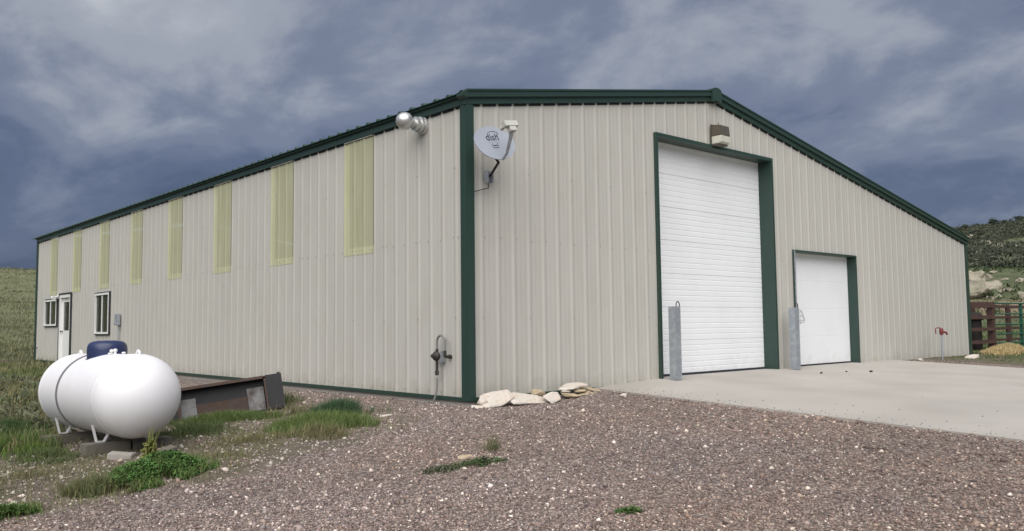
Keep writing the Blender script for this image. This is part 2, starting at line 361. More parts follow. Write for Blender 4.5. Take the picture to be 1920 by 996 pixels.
# concrete apron in front of the doors
ax_ = np.unique(np.r_[2.5, np.linspace(2.5, 4.4, 9), np.linspace(4.4, 13.2, 12)]); ay_ = np.r_[np.linspace(-13, 0, 14), .30]
AX, AY = np.meshgrid(ax_, ay_, indexing='ij'); AZ = slab_z(AX, AY)
n0, n1_ = AX.shape; top = np.stack([AX, AY, AZ], -1).reshape(-1, 3); ii = np.arange(n0*n1_).reshape(n0, n1_)
F_ = [tuple(q) for q in np.stack([ii[:-1, :-1], ii[1:, :-1], ii[1:, 1:], ii[:-1, 1:]], -1).reshape(-1, 4)]
ring = list(ii[0, ::-1]) + list(ii[1:, 0]) + list(ii[-1, 1:]) + list(ii[-2:0:-1, -1])
V_ = [tuple(v) for v in top]; nb_ = len(V_); V_ += [(V_[i][0], V_[i][1], V_[i][2] - .16) for i in ring]
for k in range(len(ring)):
    k2 = (k+1) % len(ring); F_.append((ring[k], ring[k2], nb_+k2, nb_+k))
mb = MB(); mb.add(V_, F_); mb.build('concrete_apron', MAT['conc'], kind='structure')

# ------------------------------------------------------------------ the steel building
L, W, H, HR, XR, ZR = 24.30, 18.08, 4.172, 3.182, 5.972, 5.232
bld = empty('metal_building', (0, 0, 0), 'large tan ribbed steel workshop with green trim and two white overhead doors', 'building')
MB().box((.004, .004, -.6), (W-.004, L, 0)).build('foundation', MAT['conc'], bld)
MB().box((.2, .3, .004), (W-.2, L-.2, .02)).build('floor', MAT['floor'], bld)
PER = .3048; PW = .9144; RIB = .0106; MIN = .0014
_xp = np.array([0, 0.011, .048, .094, .102, .118, .126, .179, .187, .203, .211, .2568, .2938, .3048]); _fp = np.array([RIB, RIB, 0, 0, MIN, MIN, 0, 0, MIN, MIN, 0, 0, RIB, RIB])
def prof(u, phase): return float(np.interp((u - phase) % PER, _xp, _fp))
def breaks(u0, u1, phase, extra=()):
    b = {round(u0, 5), round(u1, 5)}
    k0 = int(math.floor((u0 - phase)/PER)) - 1; k1 = int(math.ceil((u1 - phase)/PER)) + 1
    for k in range(k0, k1):
        for d in _xp[1:]:
            u = round(phase + k*PER + d, 5)
            if u0 < u < u1: b.add(u)
    for e in extra:
        if u0 < e < u1: b.add(round(e, 5))
    return sorted(b)
def sheet(u0, u1, phase, spans, fn, off=0., extra=()):
    """ribbed sheet; spans(u) -> list of (z0(u), z1(u)) pairs"""
    mb = MB(); bs = breaks(u0, u1, phase, extra)
    for a, b in zip(bs[:-1], bs[1:]):
        ha = prof(a + 1e-6, phase) + off; hb = prof(b - 1e-6, phase) + off
        for z0, z1 in spans((a+b)/2):
            mb.add([fn(a, ha, z0(a)), fn(b, hb, z0(b)), fn(b, hb, z1(b)), fn(a, ha, z1(a))], [(0, 1, 2, 3)])
    return mb
SIDE = lambda u, h, z: (-h, u, z)
GAB = lambda u, h, z: (u, -h, z)
K = lambda c: (lambda u: c)
def share(name, mesh, mat, loc, parent):
    o = bpy.data.objects.new(name, mesh); link(o, parent); o.location = loc; return o
# side wall: openings of door and windows
WIN = [('window', 21.42, 23.06, 1.17, 2.12), ('window', 15.90, 17.26, .90, 2.14)]
DOOR = (19.79, 21.08, .02, 2.20)
side_open = [(a, b, c, d) for _, a, b, c, d in WIN] + [DOOR]
ZB, ZT = .05, H + .03
lap0 = .56
edges = [0.] + [lap0 + PW*k for k in range(27) if lap0 + PW*k < L - .05] + [L]
sky_k = [3, 6, 9, 12, 15, 18, 21, 24]       # panels under the yellowed skylights
full_mesh = short_mesh = None
SKZ = 2.36
for i, (a, b) in enumerate(zip(edges[:-1], edges[1:])):
    t = SKZ if i in sky_k else ZT
    op = [q for q in side_open if q[0] < b and q[1] > a]
    if not op and abs(b - a - PW) < 1e-3:
        if t == SKZ:
            if short_mesh is None:
                o = sheet(0, PW, 0, lambda u: [(K(ZB), K(SKZ))], SIDE).build('wall_panel', MAT['wall'], bld); o.location = (0, a, 0); short_mesh = o.data
            else: share('wall_panel', short_mesh, None, (0, a, 0), bld)
        else:
            if full_mesh is None:
                o = sheet(0, PW, 0, lambda u: [(K(ZB), K(ZT))], SIDE).build('wall_panel', MAT['wall'], bld); o.location = (0, a, 0); full_mesh = o.data
            else: share('wall_panel', full_mesh, None, (0, a, 0), bld)
    else:
        def sp(u, t=t, op=op):
            cuts = sorted((q[2], q[3]) for q in op if q[0] < u < q[1]); res = []; z = ZB
            for c0, c1 in cuts:
                if c0 > z: res.append((K(z), K(c0)))
                z = max(z, c1)
            res.append((K(z), K(t))); return res
        ex = [e for q in op for e in q[:2]]
        full = [q for q in op if q[0] <= a + .001 and q[1] >= b - .001]
        if full:                                    # sheet interrupted over its whole width: one piece below, one above
            q = full[0]
            sheet(a, b, lap0, lambda u: [(K(ZB), K(q[2]))] if q[2] > ZB else [], SIDE).build('wall_panel', MAT['wall'], bld)
            sheet(a, b, lap0, lambda u: [(K(q[3]), K(t))], SIDE).build('wall_panel', MAT['wall'], bld)
        else: sheet(a, b, lap0, sp, SIDE, extra=ex).build('wall_panel', MAT['wall'], bld)
# skylight sheets, lapped over the steel at the bottom and along the far edge
sk_mesh = lap_mesh = None
for i in sky_k:
    a = edges[i]
    if sk_mesh is None:
        o = sheet(0, PW, 0, lambda u: [(K(2.24), K(H - .012))], SIDE, off=.007).build('skylight_panel', MAT['fibre'], bld); o.location = (0, a, 0); sk_mesh = o.data
        o2 = sheet(PW - .15, PW, 0, lambda u: [(K(SKZ), K(ZT))], SIDE).build('lap_strip', MAT['wall'], bld); o2.location = (0, a, 0); lap_mesh = o2.data
        o3 = MB().box((-.034, .02, H - .016), (-.012, PW - .02, H - .003)).build('closure_strip', MAT['winwhite'], bld); o3.location = (0, a, 0); clo = o3.data
    else:
        share('skylight_panel', sk_mesh, None, (0, a, 0), bld); share('lap_strip', lap_mesh, None, (0, a, 0), bld); share('closure_strip', clo, None, (0, a, 0), bld)
# gable wall
S1 = (ZR - H)/XR; S2 = (ZR - HR)/(W - XR)
def rake(x): return H + S1*x if x <= XR else ZR - S2*(x - XR)
D1 = (4.18, 7.957, 4.382); D2 = (8.68, 11.413, 2.553)
gl0 = .265
gedges = [0.] + [gl0 + PW*k for k in range(20) if gl0 + PW*k < W - .05] + [W]
for a, b in zip(gedges[:-1], gedges[1:]):
    def sp(u):
        z = ZB
        for q in (D1, D2):
            if q[0] < u < q[1]: z = q[2]
        return [(K(z), lambda x: rake(x) + .03)]
    sheet(a, b, gl0, sp, GAB, extra=(D1[0], D1[1], D2[0], D2[1], XR)).build('wall_panel', MAT['wall'], bld)
# far walls
MB().box((W-.05, .02, 0), (W-.01, L-.02, HR+.03)).build('rear_side_wall', MAT['wall'], bld)
MB().prism([(.02, 0), (W-.02, 0), (W-.02, HR+.05), (XR, ZR+.05), (.02, H+.05)], 1, L-.05, L-.01).build('rear_gable_wall', MAT['wall'], bld)
# roof sheets
RB = .165
def roof_sheet(x0, x1, zf):
    mb = MB(); bs = breaks(0, PW, 0)
    for a, b in zip(bs[:-1], bs[1:]):
        ha, hb = prof(a+1e-6, 0)*3.3, prof(b-1e-6, 0)*3.3
        mb.add([(x0, a, zf(x0)+ha), (x1, a, zf(x1)+ha), (x1, b, zf(x1)+hb), (x0, b, zf(x0)+hb)], [(0, 1, 2, 3)])
        mb.add([(x0, a, zf(x0)-.006), (x0, a, zf(x0)+ha), (x0, b, zf(x0)+hb), (x0, b, zf(x0)-.006)], [(0, 1, 2, 3)])
    return mb
rm1 = rm2 = None
y = -.03
while y < L + .05:
    if rm1 is None:
        o = roof_sheet(-.13, XR, lambda x: H + RB + S1*x).build('roof_panel', MAT['roofgreen'], bld); o.location = (0, y, 0); rm1 = o.data
        o = roof_sheet(W+.13, XR, lambda x: ZR + RB - S2*(x - XR)).build('roof_panel', MAT['roofgreen'], bld); o.location = (0, y, 0); rm2 = o.data
    else:
        share('roof_panel', rm1, None, (0, y, 0), bld); share('roof_panel', rm2, None, (0, y, 0), bld)
    y += PW
YR = y
MB().prism([(XR-.22, ZR+RB-.0+.045-.22*S1), (XR, ZR+RB+.06), (XR+.22, ZR+RB+.045-.22*S2), (XR+.22, ZR+RB+.035-.22*S2), (XR, ZR+RB+.045), (XR-.22, ZR+RB+.035-.22*S1)], 1, -.09, YR).build('ridge_cap', MAT['roofgreen'], bld)
# dark strips paint the shadow gap under trim; the ribs stand out past them
MB().box((-.0072, .11, H-.030), (-.0005, L-.1, H-.0005)).build('gap_shade_strip', MAT['rubber'], bld)
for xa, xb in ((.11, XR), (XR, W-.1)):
    MB().prism([(xa, rake(xa)-.034), (xb, rake(xb)-.034), (xb, rake(xb)-.0005), (xa, rake(xa)-.0005)], 1, -.0072, -.0005).build('gap_shade_strip', MAT['rubber'], bld)
# trim
MB().box((-.052, -.05, H), (-.001, L+.03, H+.105)).box((-.095, -.075, H+.105), (-.001, L+.03, H+.148)).build('eave_trim', MAT['green'], bld)
def rake_trim(x0, x1):
    z0, z1 = rake(x0), rake(x1)
    mb = MB()
    mb.prism([(x0, z0), (x1, z1), (x1, z1+.095), (x0, z0+.095)], 1, -.052, -.001)
    mb.prism([(x0, z0+.095), (x1, z1+.095), (x1, z1+.205), (x0, z0+.205)], 1, -.092, .05)
    mb.prism([(x0, z0+.180), (x1, z1+.180), (x1, z1+.207), (x0, z0+.207)], 1, -.108, -.0915)
    return mb.build('rake_trim', MAT['green'], bld)
rake_trim(-.06, XR-.14); rake_trim(XR+.14, W+.06)
MB().prism([(XR-.14, rake(XR-.14)-.004), (XR, ZR-.004), (XR+.14, rake(XR+.14)-.004), (XR+.14, rake(XR+.14)+.225), (XR+.06, ZR+.24), (XR-.06, ZR+.24), (XR-.14, rake(XR-.14)+.225)], 1, -.125, .06).build('peak_box', MAT['green'], bld)
MB().prism([(-.06, H+.2), (-.13, H+.15), (-.13, H+.10), (-.06, H+.06)], 1, -.11, .06).build('corner_cap', MAT['green'], bld)
for nm, bx in (('corner_trim', ((-.046, -.046, 0), (.10, .10, H))), ('corner_trim', ((W-.09, -.046, 0), (W+.046, .09, HR))), ('corner_trim', ((-.046, L-.09, 0), (.09, L+.046, H)))):
    MB().box(*bx).build(nm, MAT['green'], bld, bevel=.006)
MB().box((-.040, .10, 0), (-.0005, L-.09, .052)).build('base_trim', MAT['green'], bld)
MB().box((.10, -.040, 0), (D1[0], -.0005, .052)).build('base_trim', MAT['green'], bld)
MB().box((D2[1], -.040, 0), (W-.09, -.0005, .052)).build('base_trim', MAT['green'], bld)
# screws
rs = np.random.RandomState(4); mb = MB()
def scr(p, ax):
    d = (-1, 0, 0) if ax == 0 else (0, -1, 0)
    mb.lathe([(-.002, .0055), (.004, .005), (.005, .0)], p, d, 6, False)
for z in (.10, 1.15, 2.30, 3.30):
    for k in range(int((L-.4)/PER)):
        u = lap0 + (k-1)*PER
        if u < .15 or u > L-.2 or any(q[0]-.05 < u+.06 < q[1]+.05 and q[2]-.05 < z < q[3]+.05 for q in side_open): continue
        if (z in (1.15, 3.30)) and k % 3 == 0: scr((-RIB-.007, u, z + rs.uniform(-.012, .012)), 0)
        elif z not in (1.15, 3.30): scr((-.009, u+.055, z + rs.uniform(-.012, .012)), 0)
        if z == 2.30 and k % 3 == 0: scr((-.009, u-.055, z + rs.uniform(-.012, .012)), 0)
    for k in range(int((W-.4)/PER)):
        u = gl0 + k*PER
        if u < .15 or any(q[0]-.1 < u+.06 < q[1]+.1 and z < q[2]+.1 for q in (D1, D2)) or z > rake(u)-.1: continue
        if (z in (1.15, 3.30)) and k % 3 == 0: scr((u, -RIB-.001, z + rs.uniform(-.012, .012)), 1)
        elif z not in (1.15, 3.30): scr((u+.055, -.002, z + rs.uniform(-.012, .012)), 1)
mb.build('screw_heads', MAT['iron'], bld, kind='stuff')

# overhead doors: frame (part) > sections, seal
def overhead(D, zb, rec, nsec, jw, ribs, frame_mat):
    x0, x1, zt = D
    mb = MB()
    mb.box((x0, -.055, zb-.06), (x0+jw, rec+.08, zt-jw)); mb.box((x1-jw, -.055, zb-.06), (x1, rec+.08, zt-jw)); mb.box((x0, -.057, zt-jw), (x1, rec+.08, zt))
    fr = mb.build('overhead_door', frame_mat, bld)
    h = (zt - .02 - (zb+.03))/nsec
    sec = None
    for k in range(nsec):
        z0 = zb + .03 + k*h
        if sec is None:
            mb = MB(); pts = [(0., .004), (.004, .0)]
            if ribs:
                nr = 6; s = h/nr
                for r in range(nr):
                    zc_ = r*s
                    if r: pts += [(zc_-.012, 0), (zc_-.006, .0045), (zc_+.006, .0045), (zc_+.012, 0)]
            else:
                for r in range(1, 8):
                    zc_ = r*h/8
                    pts += [(zc_-.004, 0), (zc_, .0012), (zc_+.004, 0)]
            pts += [(h-.010, .0), (h-.003, .007 if ribs else .003), (h-.0005, .010 if ribs else .005)]
            for (za, da), (zb2, db) in zip(pts[:-1], pts[1:]):
                mb.add([(x0, rec+da, za), (x1, rec+da, za), (x1, rec+db, zb2), (x0, rec+db, zb2)], [(0, 1, 2, 3)])
            mb.add([(x0, rec+.05, 0), (x1, rec+.05, 0), (x1, rec+.05, h), (x0, rec+.05, h)], [(0, 1, 2, 3)])
            o = mb.build('door_section', MAT['white'], fr); o.location = (0, 0, z0); sec = o.data
        else: share('door_section', sec, None, (0, 0, z0), fr)
    return fr
fr = overhead(D1, .112, .25, 7, .062, True, MAT['green'])
MB().box((D1[0]+.062, .235, .105), (D1[1]-.062, .285, .15)).build('bottom_seal', MAT['rubber'], fr)
fr2 = overhead(D2, .110, .165, 4, .035, False, MAT['green'])
MB().box((D2[0]+.035, .158, .100), (D2[1]-.035, .19, .128)).build('bottom_seal', MAT['rubber'], fr2)
MB().box((D2[0]-.018, -.064, .11), (D2[0]+.024, -.0555, D2[2]-.02)).build('guide_rail', MAT['galv'], fr2)

# windows and entry door in the side wall
def window(a, b, c, d):
    mb = MB(); x0, x1 = -.060, .03; w = .055
    mb.box((x0, a, c), (x1, b, c+w)); mb.box((x0, a, d-w), (x1, b, d)); mb.box((x0, a, c+w), (x1, a+w, d-w)); mb.box((x0, b-w, c+w), (x1, b, d-w))
    win = mb.build('window', MAT['winwhite'], bld)
    mid = (a+b)/2
    MB().box((-.045, mid-.035, c+w), (.02, mid+.035, d-w)).build('mullion', MAT['winwhite'], win)
    MB().box((-.032, a+w, c+w), (-.026, mid-.035, d-w)).build('pane', MAT['glass'], win)
    MB().box((-.014, mid+.035, c+w), (-.008, b-w, d-w)).build('pane', MAT['glass'], win)
    # dark trim outside the frame
    t = .03; mb = MB(); e0, e1 = -.050, 0.
    mb.box((e0, a-t, c-t), (e1, b+t, c-.001)); mb.box((e0, a-t, d+.001), (e1, b+t, d+t)); mb.box((e0, a-t, c-.001), (e1, a-.001, d+.001)); mb.box((e0, b+.001, c-.001), (e1, b+t, d+.001))
    mb.build('outer_trim', MAT['darksteel'], win)
    MB().box((.03, a+w+.005, c+.06), (.04, mid-.04, d-.06)).build('pane_reflection', MAT['pane_reflection'], win)  # olive sheet added behind one pane to paint its greenish reflection
    return win
for _, a, b, c, d in WIN: window(a+.04, b-.04, c+.04, d-.04)
a, b, c, d = DOOR
mb = MB(); mb.box((-.055, a, c), (.08, a+.10, d)); mb.box((-.055, b-.10, c), (.08, b, d)); mb.box((-.057, a+.10, d-.10), (.08, b-.10, d))
ed = mb.build('entry_door', MAT['winwhite'], bld)
leaf = MB().box((.02, a+.10, c+.03), (.06, a+.26, d-.10)).box((.02, b-.26, c+.03), (.06, b-.10, d-.10)).box((.0205, a+.26, c+.03), (.06, b-.26, 1.05)).box((.0205, a+.26, d-.24), (.06, b-.26, d-.10)).build('leaf', MAT['winwhite'], ed)
MB().box((.035, a+.26, 1.05), (.045, b-.26, d-.24)).build('pane', MAT['glass'], ed)
MB().lathe([(0, .03), (.01, .03), (.012, .012), (.045, .012), (.05, .028), (.075, .026), (.082, .0)], (.02, b-.17, 1.02), (-1, 0, 0), 12).build('knob', MAT['iron'], ed)
MB().box((-.07, a-.04, d), (0, b+.04, d+.05)).box((-.066, a-.045, .02), (0, a-.002, d)).box((-.066, b+.002, .02), (0, b+.045, d)).build('outer_trim', MAT['darksteel'], ed)
# ------------------------------------------------------------------ fixtures on the building
def arc(c, r, a0, a1, u, v, n=14):
    c, u, v = Vector(c), Vector(u), Vector(v)
    return [c + u*(r*math.cos(a0+(a1-a0)*k/n)) + v*(r*math.sin(a0+(a1-a0)*k/n)) for k in range(n+1)]
# satellite dish
dn = Vector((-.10, -.90, .36)).normalized()                     # where the dish looks
dcen = Vector((.135, -.47, 3.575))
dr = dn.cross(Vector((0, 0, 1))).normalized() * -1              # viewer's right when looking at its face
dr = Vector((0, 0, 1)).cross(dn).normalized(); du = dn.cross(dr).normalized()
rot = Quaternion(dn, rad(9)); dr = rot @ dr; du = rot @ du
dish = empty('satellite_dish', (.35, 0, 3.17), 'grey satellite dish on a bent mast beside the green corner trim', 'satellite dish')
def rel(o):                                                      # keep world placement under an unrotated Empty
    o.location = Vector(o.location) - Vector(o.parent.location); return o
def dsurf(x, y, off=0): return dcen + dr*x + du*y + dn*(.16*(x*x + y*y) - .035 + off)
mb = MB(); RW, RH, nr_, na_ = .345, .265, 10, 48
vs_ = []; fs_ = []
for off in (0, -.012):
    for i in range(nr_+1):
        for k in range(na_):
            t = 2*math.pi*k/na_; q = i/nr_
            vs_.append(dsurf(RW*q*math.cos(t), RH*q*math.sin(t), off))
B_ = (nr_+1)*na_
for s_ in (0, B_):
    for i in range(nr_):
        for k in range(na_): fs_.append((s_+i*na_+k, s_+i*na_+(k+1) % na_, s_+(i+1)*na_+(k+1) % na_, s_+(i+1)*na_+k))
for k in range(na_): fs_.append((nr_*na_+k, nr_*na_+(k+1) % na_, B_+nr_*na_+(k+1) % na_, B_+nr_*na_+k))
mb.add(vs_, fs_, True); refl = rel(mb.build('reflector', MAT['dishgrey'], dish))
def text_part(s, size, x, y, name, squash=1.0):
    cu_ = bpy.data.curves.new(name, 'FONT'); cu_.body = s; cu_.size = size; cu_.offset = .0018; cu_.align_x = 'CENTER'
    to = bpy.data.objects.new(name, cu_); COL.objects.link(to)
    dg = bpy.context.evaluated_depsgraph_get(); me = bpy.data.meshes.new_from_object(to.evaluated_get(dg)); bpy.data.objects.remove(to)
    bm = bmesh.new(); bm.from_mesh(me); bmesh.ops.triangulate(bm, faces=bm.faces); bmesh.ops.subdivide_edges(bm, edges=[e for e in bm.edges if e.calc_length() > .03], cuts=1)
    for v in bm.verts: v.co = dsurf(v.co.x*squash + x, v.co.y + y, .003)
    bm.to_mesh(me); bm.free(); me.materials.clear(); me.materials.append(MAT['print'])
    o = bpy.data.objects.new(name, me); link(o, refl); return o
text_part('dish', .15, -.005, .045, 'lettering', .95)
def on_dish(pts, r, name):
    MB().tube([dsurf(x, y, .002) for x, y in pts], r, 5).build(name, MAT['print'], refl)
on_dish([(.03+.085*math.cos(t), .150+.035*math.sin(t)) for t in np.linspace(rad(170), rad(-60), 18)], [.002+.0035*k/17 for k in range(18)], 'swoosh')
mb = MB()
for k in range(7):
    x = -.09 + .03*k; mb.tube([dsurf(x-.006, .012, .002), dsurf(x+.006, .012, .002)], .0022, 4)
mb.build('small_print', MAT['print'], refl)
on_dish([(-.035, -.012), (-.05, -.012), (-.05, -.065), (-.04, -.075), (.04, -.075), (.05, -.065), (.05, -.012), (.035, -.012)], .0035, 'emblem_frame')
on_dish([(-.03, -.042), (-.015, -.035), (0, -.042), (.015, -.035), (.03, -.042)], .007, 'emblem')
mfoot = Vector((.35, -.06, 3.17)); mtop = dcen - dn*.10 - du*.27; mbend = dcen - dn*.13 - du*.18
mb = MB(); mb.tube([mfoot, mfoot + Vector((-.0, -.05, .02)), mtop, mbend, dcen - dn*.07 - du*.02], .019, 10); rel(mb.build('mast', MAT['iron'], dish))
mb = MB(); mb.box((.29, -.046, 3.09), (.41, -.036, 3.25)).box((.30, -.11, 3.08), (.312, -.046, 3.25)).box((.388, -.11, 3.08), (.40, -.046, 3.25)); rel(mb.build('wall_bracket', MAT['galv'], dish))
mb = MB(); q0 = dcen - dn*.10; mb.tube([q0 - du*.10, q0 + du*.06], .045, 8); rel(mb.build('back_bracket', MAT['galv'], dish))
acl = [dcen - du*.285 + dn*.00, dcen - du*.25 + dn*.10 + dr*.02, dcen - du*.11 + dn*.29 + dr*.02, dcen - du*.03 + dn*.37 + dr*.02]
mb = MB(); mb.tube(acl, [.022, .026, .034, .046], 4); rel(mb.build('feed_arm', MAT['galv'], dish))
Ml = Matrix.Translation(acl[-1] + du*.06) @ Matrix((( dr.x, du.x, dn.x, 0), (dr.y, du.y, dn.y, 0), (dr.z, du.z, dn.z, 0), (0, 0, 0, 1))).to_4x4()
mb = MB(); mb.box((-.115, -.03, -.04), (.115, .055, .04), Ml).box((-.05, -.10, -.035), (.06, -.03, .035), Ml); lnb = rel(mb.build('feed_head', MAT['lnb'], dish, bevel=.006))
for sx in (-.08, .08):
    mb = MB(); mb.lathe([(0, .02), (.03, .022), (.045, .032), (.065, .032), (.067, 0)], Ml @ Vector((sx, .01, -.04)), -dn, 12); mb.build('feed_horn', MAT['lnb'], lnb)
mb = MB(); mb.tube([(.36, -.05, 3.08), (.33, -.075, 3.0), (.25, -.07, 2.98), (.17, -.05, 2.955), (.09, -.05, 2.93)], .007, 6); rel(mb.build('cable', MAT['rubber'], dish))
# ball-ended flue vent
V0 = Vector((0, 1.02, 4.055))
vent = empty('flue_vent', V0, 'shiny metal ball-capped flue pipe poking out under the eave', 'vent')
MB().lathe([(-.01, .135), (.045, .135), (.05, .11), (.075, .11), (.08, .122), (.10, .122), (.105, .095), (.15, .095), (.155, .105), (.175, .105), (.18, .065), (.235, .065)], (0, 0, 0), (-1, 0, .06), 28).build('pipe', MAT['alum'], vent)
MB().lathe([(.225 + .130*(1-math.cos(t)), .130*math.sin(t)*(1+.04*math.sin(2*t))) for t in np.linspace(.3, math.pi, 18)], (0, 0, 0), (-1, 0, .06), 24).build('ball_cap', MAT['alum'], vent)
# wall light over the door
wlp = empty('wall_light', (6.0, 0, 4.37), 'square bronze wall light above the tall overhead door', 'light')
MB().box((-.16, -.05, .0), (.16, -.036, .40)).build('back_plate', MAT['bronze'], wlp)
MB().prism([(-.05, .39), (-.24, .36), (-.26, .17), (-.05, .17)], 0, -.15, .15).build('housing', MAT['bronze'], wlp, bevel=.006)
MB().prism([(-.05, .168), (-.262, .168), (-.255, .045), (-.20, .02), (-.05, .02)], 0, -.148, .148).build('lens', mk('frosted_prismatic_lens', (.62, .61, .52), .25, 0, .12, 30, .004, 90), wlp, bevel=.008)
MB().box((-.155, -.20, -.005), (.155, -.05, .018)).build('base', MAT['bronze'], wlp)
MB().tube([(-.02, -.12, .38), (-.02, -.12, .44)], .008, 6).build('photocell', MAT['bronze'], wlp)
# gas regulator
gas = empty('gas_regulator', (-.04, .556, .60), 'dark gas regulator with looped pipe low on the wall near corner', 'gas regulator')
def gp(*p): return [Vector(q) for q in p]
loop = gp((-.07, .575-.556, .10), (-.07, .575-.556, .20)) + arc((-.07, -.075, .22), .094, 0, math.pi, (0, 1, 0), (0, 0, 1)) + gp((-.07, -.169, .16), (-.07, -.169, .09))
MB().tube(loop, .0165, 10).build('loop_pipe', MAT['hose'], gas)
MB().tube(gp((-.07, -.169, .10), (-.07, -.169, .015)), .024, 10).tube(gp((-.07, -.169, .02), (-.03, -.172, .012), (.06, -.175, .012)), .022, 10).lathe([(0, .03), (.035, .03)], (.03, -.175, .012), (-1, 0, 0), 8).build('elbow', MAT['iron'], gas)
MB().lathe([(-.035, .03), (-.03, .06), (-.006, .072), (.006, .072), (.03, .058), (.045, .035), (.07, .03), (.072, 0)], (-.085, .02, .02), (-1, 0, 0), 20).tube(gp((-.085, .02, .02), (-.085, .12, .02)), .026, 10).tube(gp((-.07, .02, .07), (-.07, .02, .12)), .022, 8).build('body', MAT['iron'], gas)
MB().box((-.06, -.06, -.07), (.012, -.045, .09)).box((-.06, -.06, -.075), (.012, -.01, -.066)).build('bracket', MAT['galv'], gas)
MB().tube(gp((-.075, .015, -.03), (-.078, .012, -.22)), .02, 8).lathe([(0, .026), (.03, .03), (.06, .026)], (-.078, .012, -.19), (0, 0, -1), 6).build('valve', MAT['iron'], gas)
MB().lathe([(0, .017), (.035, .017)], (-.078, .012, -.255), (0, 0, -1), 10).build('coupling', MAT['alum'], gas)
MB().tube(gp((-.078, .012, -.28), (-.078, .008, -.40), (-.085, .02, -.50), (-.10, .06, -.62), (-.12, .11, -.76)), .014, 8).build('hose', MAT['hose'], gas)
# meter box and conduit
met = empty('meter_box', (0, 15.03, 1.12), 'small grey electrical box with thin conduit right of the tall window', 'electrical box')
MB().box((-.13, -.09, .06), (-.03, .09, .36)).build('box', MAT['galv'], met, bevel=.008)
MB().lathe([(0, .05), (.07, .05), (.075, 0)], (-.08, .02, .10), (-1, -.4, 0), 12).build('outlet', MAT['galv'], met)
MB().tube([(-.05, 0, .06), (-.05, 0, -1.14)], .014, 8).build('conduit', MAT['galv'], met)
# door lamp
dl = empty('door_lamp', (0, 21.30, 2.12), 'small white lamp between the entry door and the far window', 'light')
MB().box((-.05, -.07, -.02), (0, .07, .12)).build('plate', MAT['winwhite'], dl)
for s_ in (-1, 1): MB().lathe([(0, .02), (.06, .025), (.16, .07), (.165, .0)], (-.06, .03*s_, .05), (-.8, .45*s_, -.35), 12).build('lamp_head', MAT['winwhite'], dl)
# stub pipe far corner
sp_ = empty('stub_pipe', (0, 24.02, .46), 'tiny dark pipe stub at the far wall end near the ground', 'pipe')
MB().tube([(0, 0, 0), (-.16, 0, 0), (-.17, 0, -.06)], .022, 8).build('pipe', MAT['iron'], sp_)

# ------------------------------------------------------------------ bollards, hydrant
def bollard(x, y, label, name='bollard'):
    z = float(slab_z(x, y)); b_ = empty(name, (x, y, z), label, 'bollard', 'galvanized bollards at the doors')
    w = .076
    MB().box((-w, -w, 0), (w, w, 1.24)).build('post', MAT['galv'], b_, bevel=.008)
    MB().tube([(-.02, -.055, 1.23), (-.02, -.055, 1.26)] + arc((.025, -.055, 1.265), .045, math.pi, 0, (1, 0, 0), (0, 0, 1.25), 12) + [(.07, -.055, 1.23)], .0085, 8).build('loop', MAT['iron'], b_)
    return b_
bollard(4.22, -.33, 'square galvanized bollard with top loop before the tall overhead door')
b2 = bollard(8.14, -.30, 'square galvanized bollard between the two doors with white wire bracket hanging')
br = empty('wire_bracket', (8.14+.085, -.30-.05, 1.0), 'pale bent-rod bracket with chain hung on the second bollard', 'bracket')
MB().tube([(0, 0, .26), (.035, -.01, .30), (.075, -.02, .28), (.13, -.03, .18), (.155, -.04, .11), (.14, -.04, .045), (.0, 0, .02)], .0095, 8).tube([(0, 0, .165), (.07, -.02, .17), (.145, -.035, .135)], .009, 8).tube([(0, 0, .10), (.06, -.015, .075), (.14, -.035, .085)], .009, 8).tube([(.055, -.015, .04), (.055, -.015, .085)], .008, 6).build('frame', MAT['alum'], br)
for k in range(8):
    zk = .27 - k*.036; ax = (1, 0, 0) if k % 2 else (0, 1, 0)
    MB().tube(arc((-.002, -.03, zk), .016, 0, 2*math.pi, ax, (0, 0, 1.4), 10), .0048, 5, caps=False).build('chain_link', MAT['alum'], br)
hy = empty('yard_hydrant', (14.86, -.50, .085), 'red-headed yard hydrant on thin grey pipe beside the wall', 'hydrant')
MB().tube([(0, 0, -.1), (0, 0, .62)], .022, 10).build('standpipe', MAT['galv'], hy)
hh = MB().lathe([(0, .03), (.01, .042), (.06, .048), (.13, .05), (.16, .04), (.175, .02), (.18, 0)], (0, 0, .60), (0, 0, 1), 14).tube([(0, 0, .66), (.07, -.06, .67), (.105, -.085, .645), (.11, -.09, .60)], [.03, .028, .026, .024], 10).build('head', MAT['red'], hy)
MB().tube([(-.02, .02, .78), (-.10, .085, .775), (-.115, .095, .74), (-.11, .09, .62)], .013, 8).build('handle', MAT['red'], hy)

# ------------------------------------------------------------------ propane tank
TA, TB, TR = Vector((-4.155, .795, .300)), Vector((-4.20, 2.88, .268)), .470
td = (TB - TA).normalized(); tl = (TB - TA).length
tank = empty('propane_tank', (-4.18, 1.85, -.24), 'long white propane tank with blue dome lid on concrete blocks', 'tank')
o0 = TA - Vector(tank.location)
pr = [(-TR*.98*math.cos(t), TR*math.sin(t)) for t in np.linspace(0, math.pi/2, 20)] + [(-.004, TR), (-.002, TR+.0025), (.012, TR+.0025), (.014, TR)]
pr += [(tl*.25, TR), (tl*.5, TR), (tl*.75, TR), (tl-.014, TR), (tl-.012, TR+.0025), (tl+.002, TR+.0025), (tl+.004, TR)] + [(tl + TR*.98*math.sin(t), TR*math.cos(t)) for t in np.linspace(.02, math.pi/2, 20)]
MB().lathe(pr, o0, td, 72).build('shell', MAT['tank'], tank)
MB().lathe([(1.30, TR+.001), (1.30, TR+.012), (1.345, TR+.012), (1.345, TR+.001)], o0, td, 64).build('band', mk('grey_band', (.17, .17, .18), .6), tank)
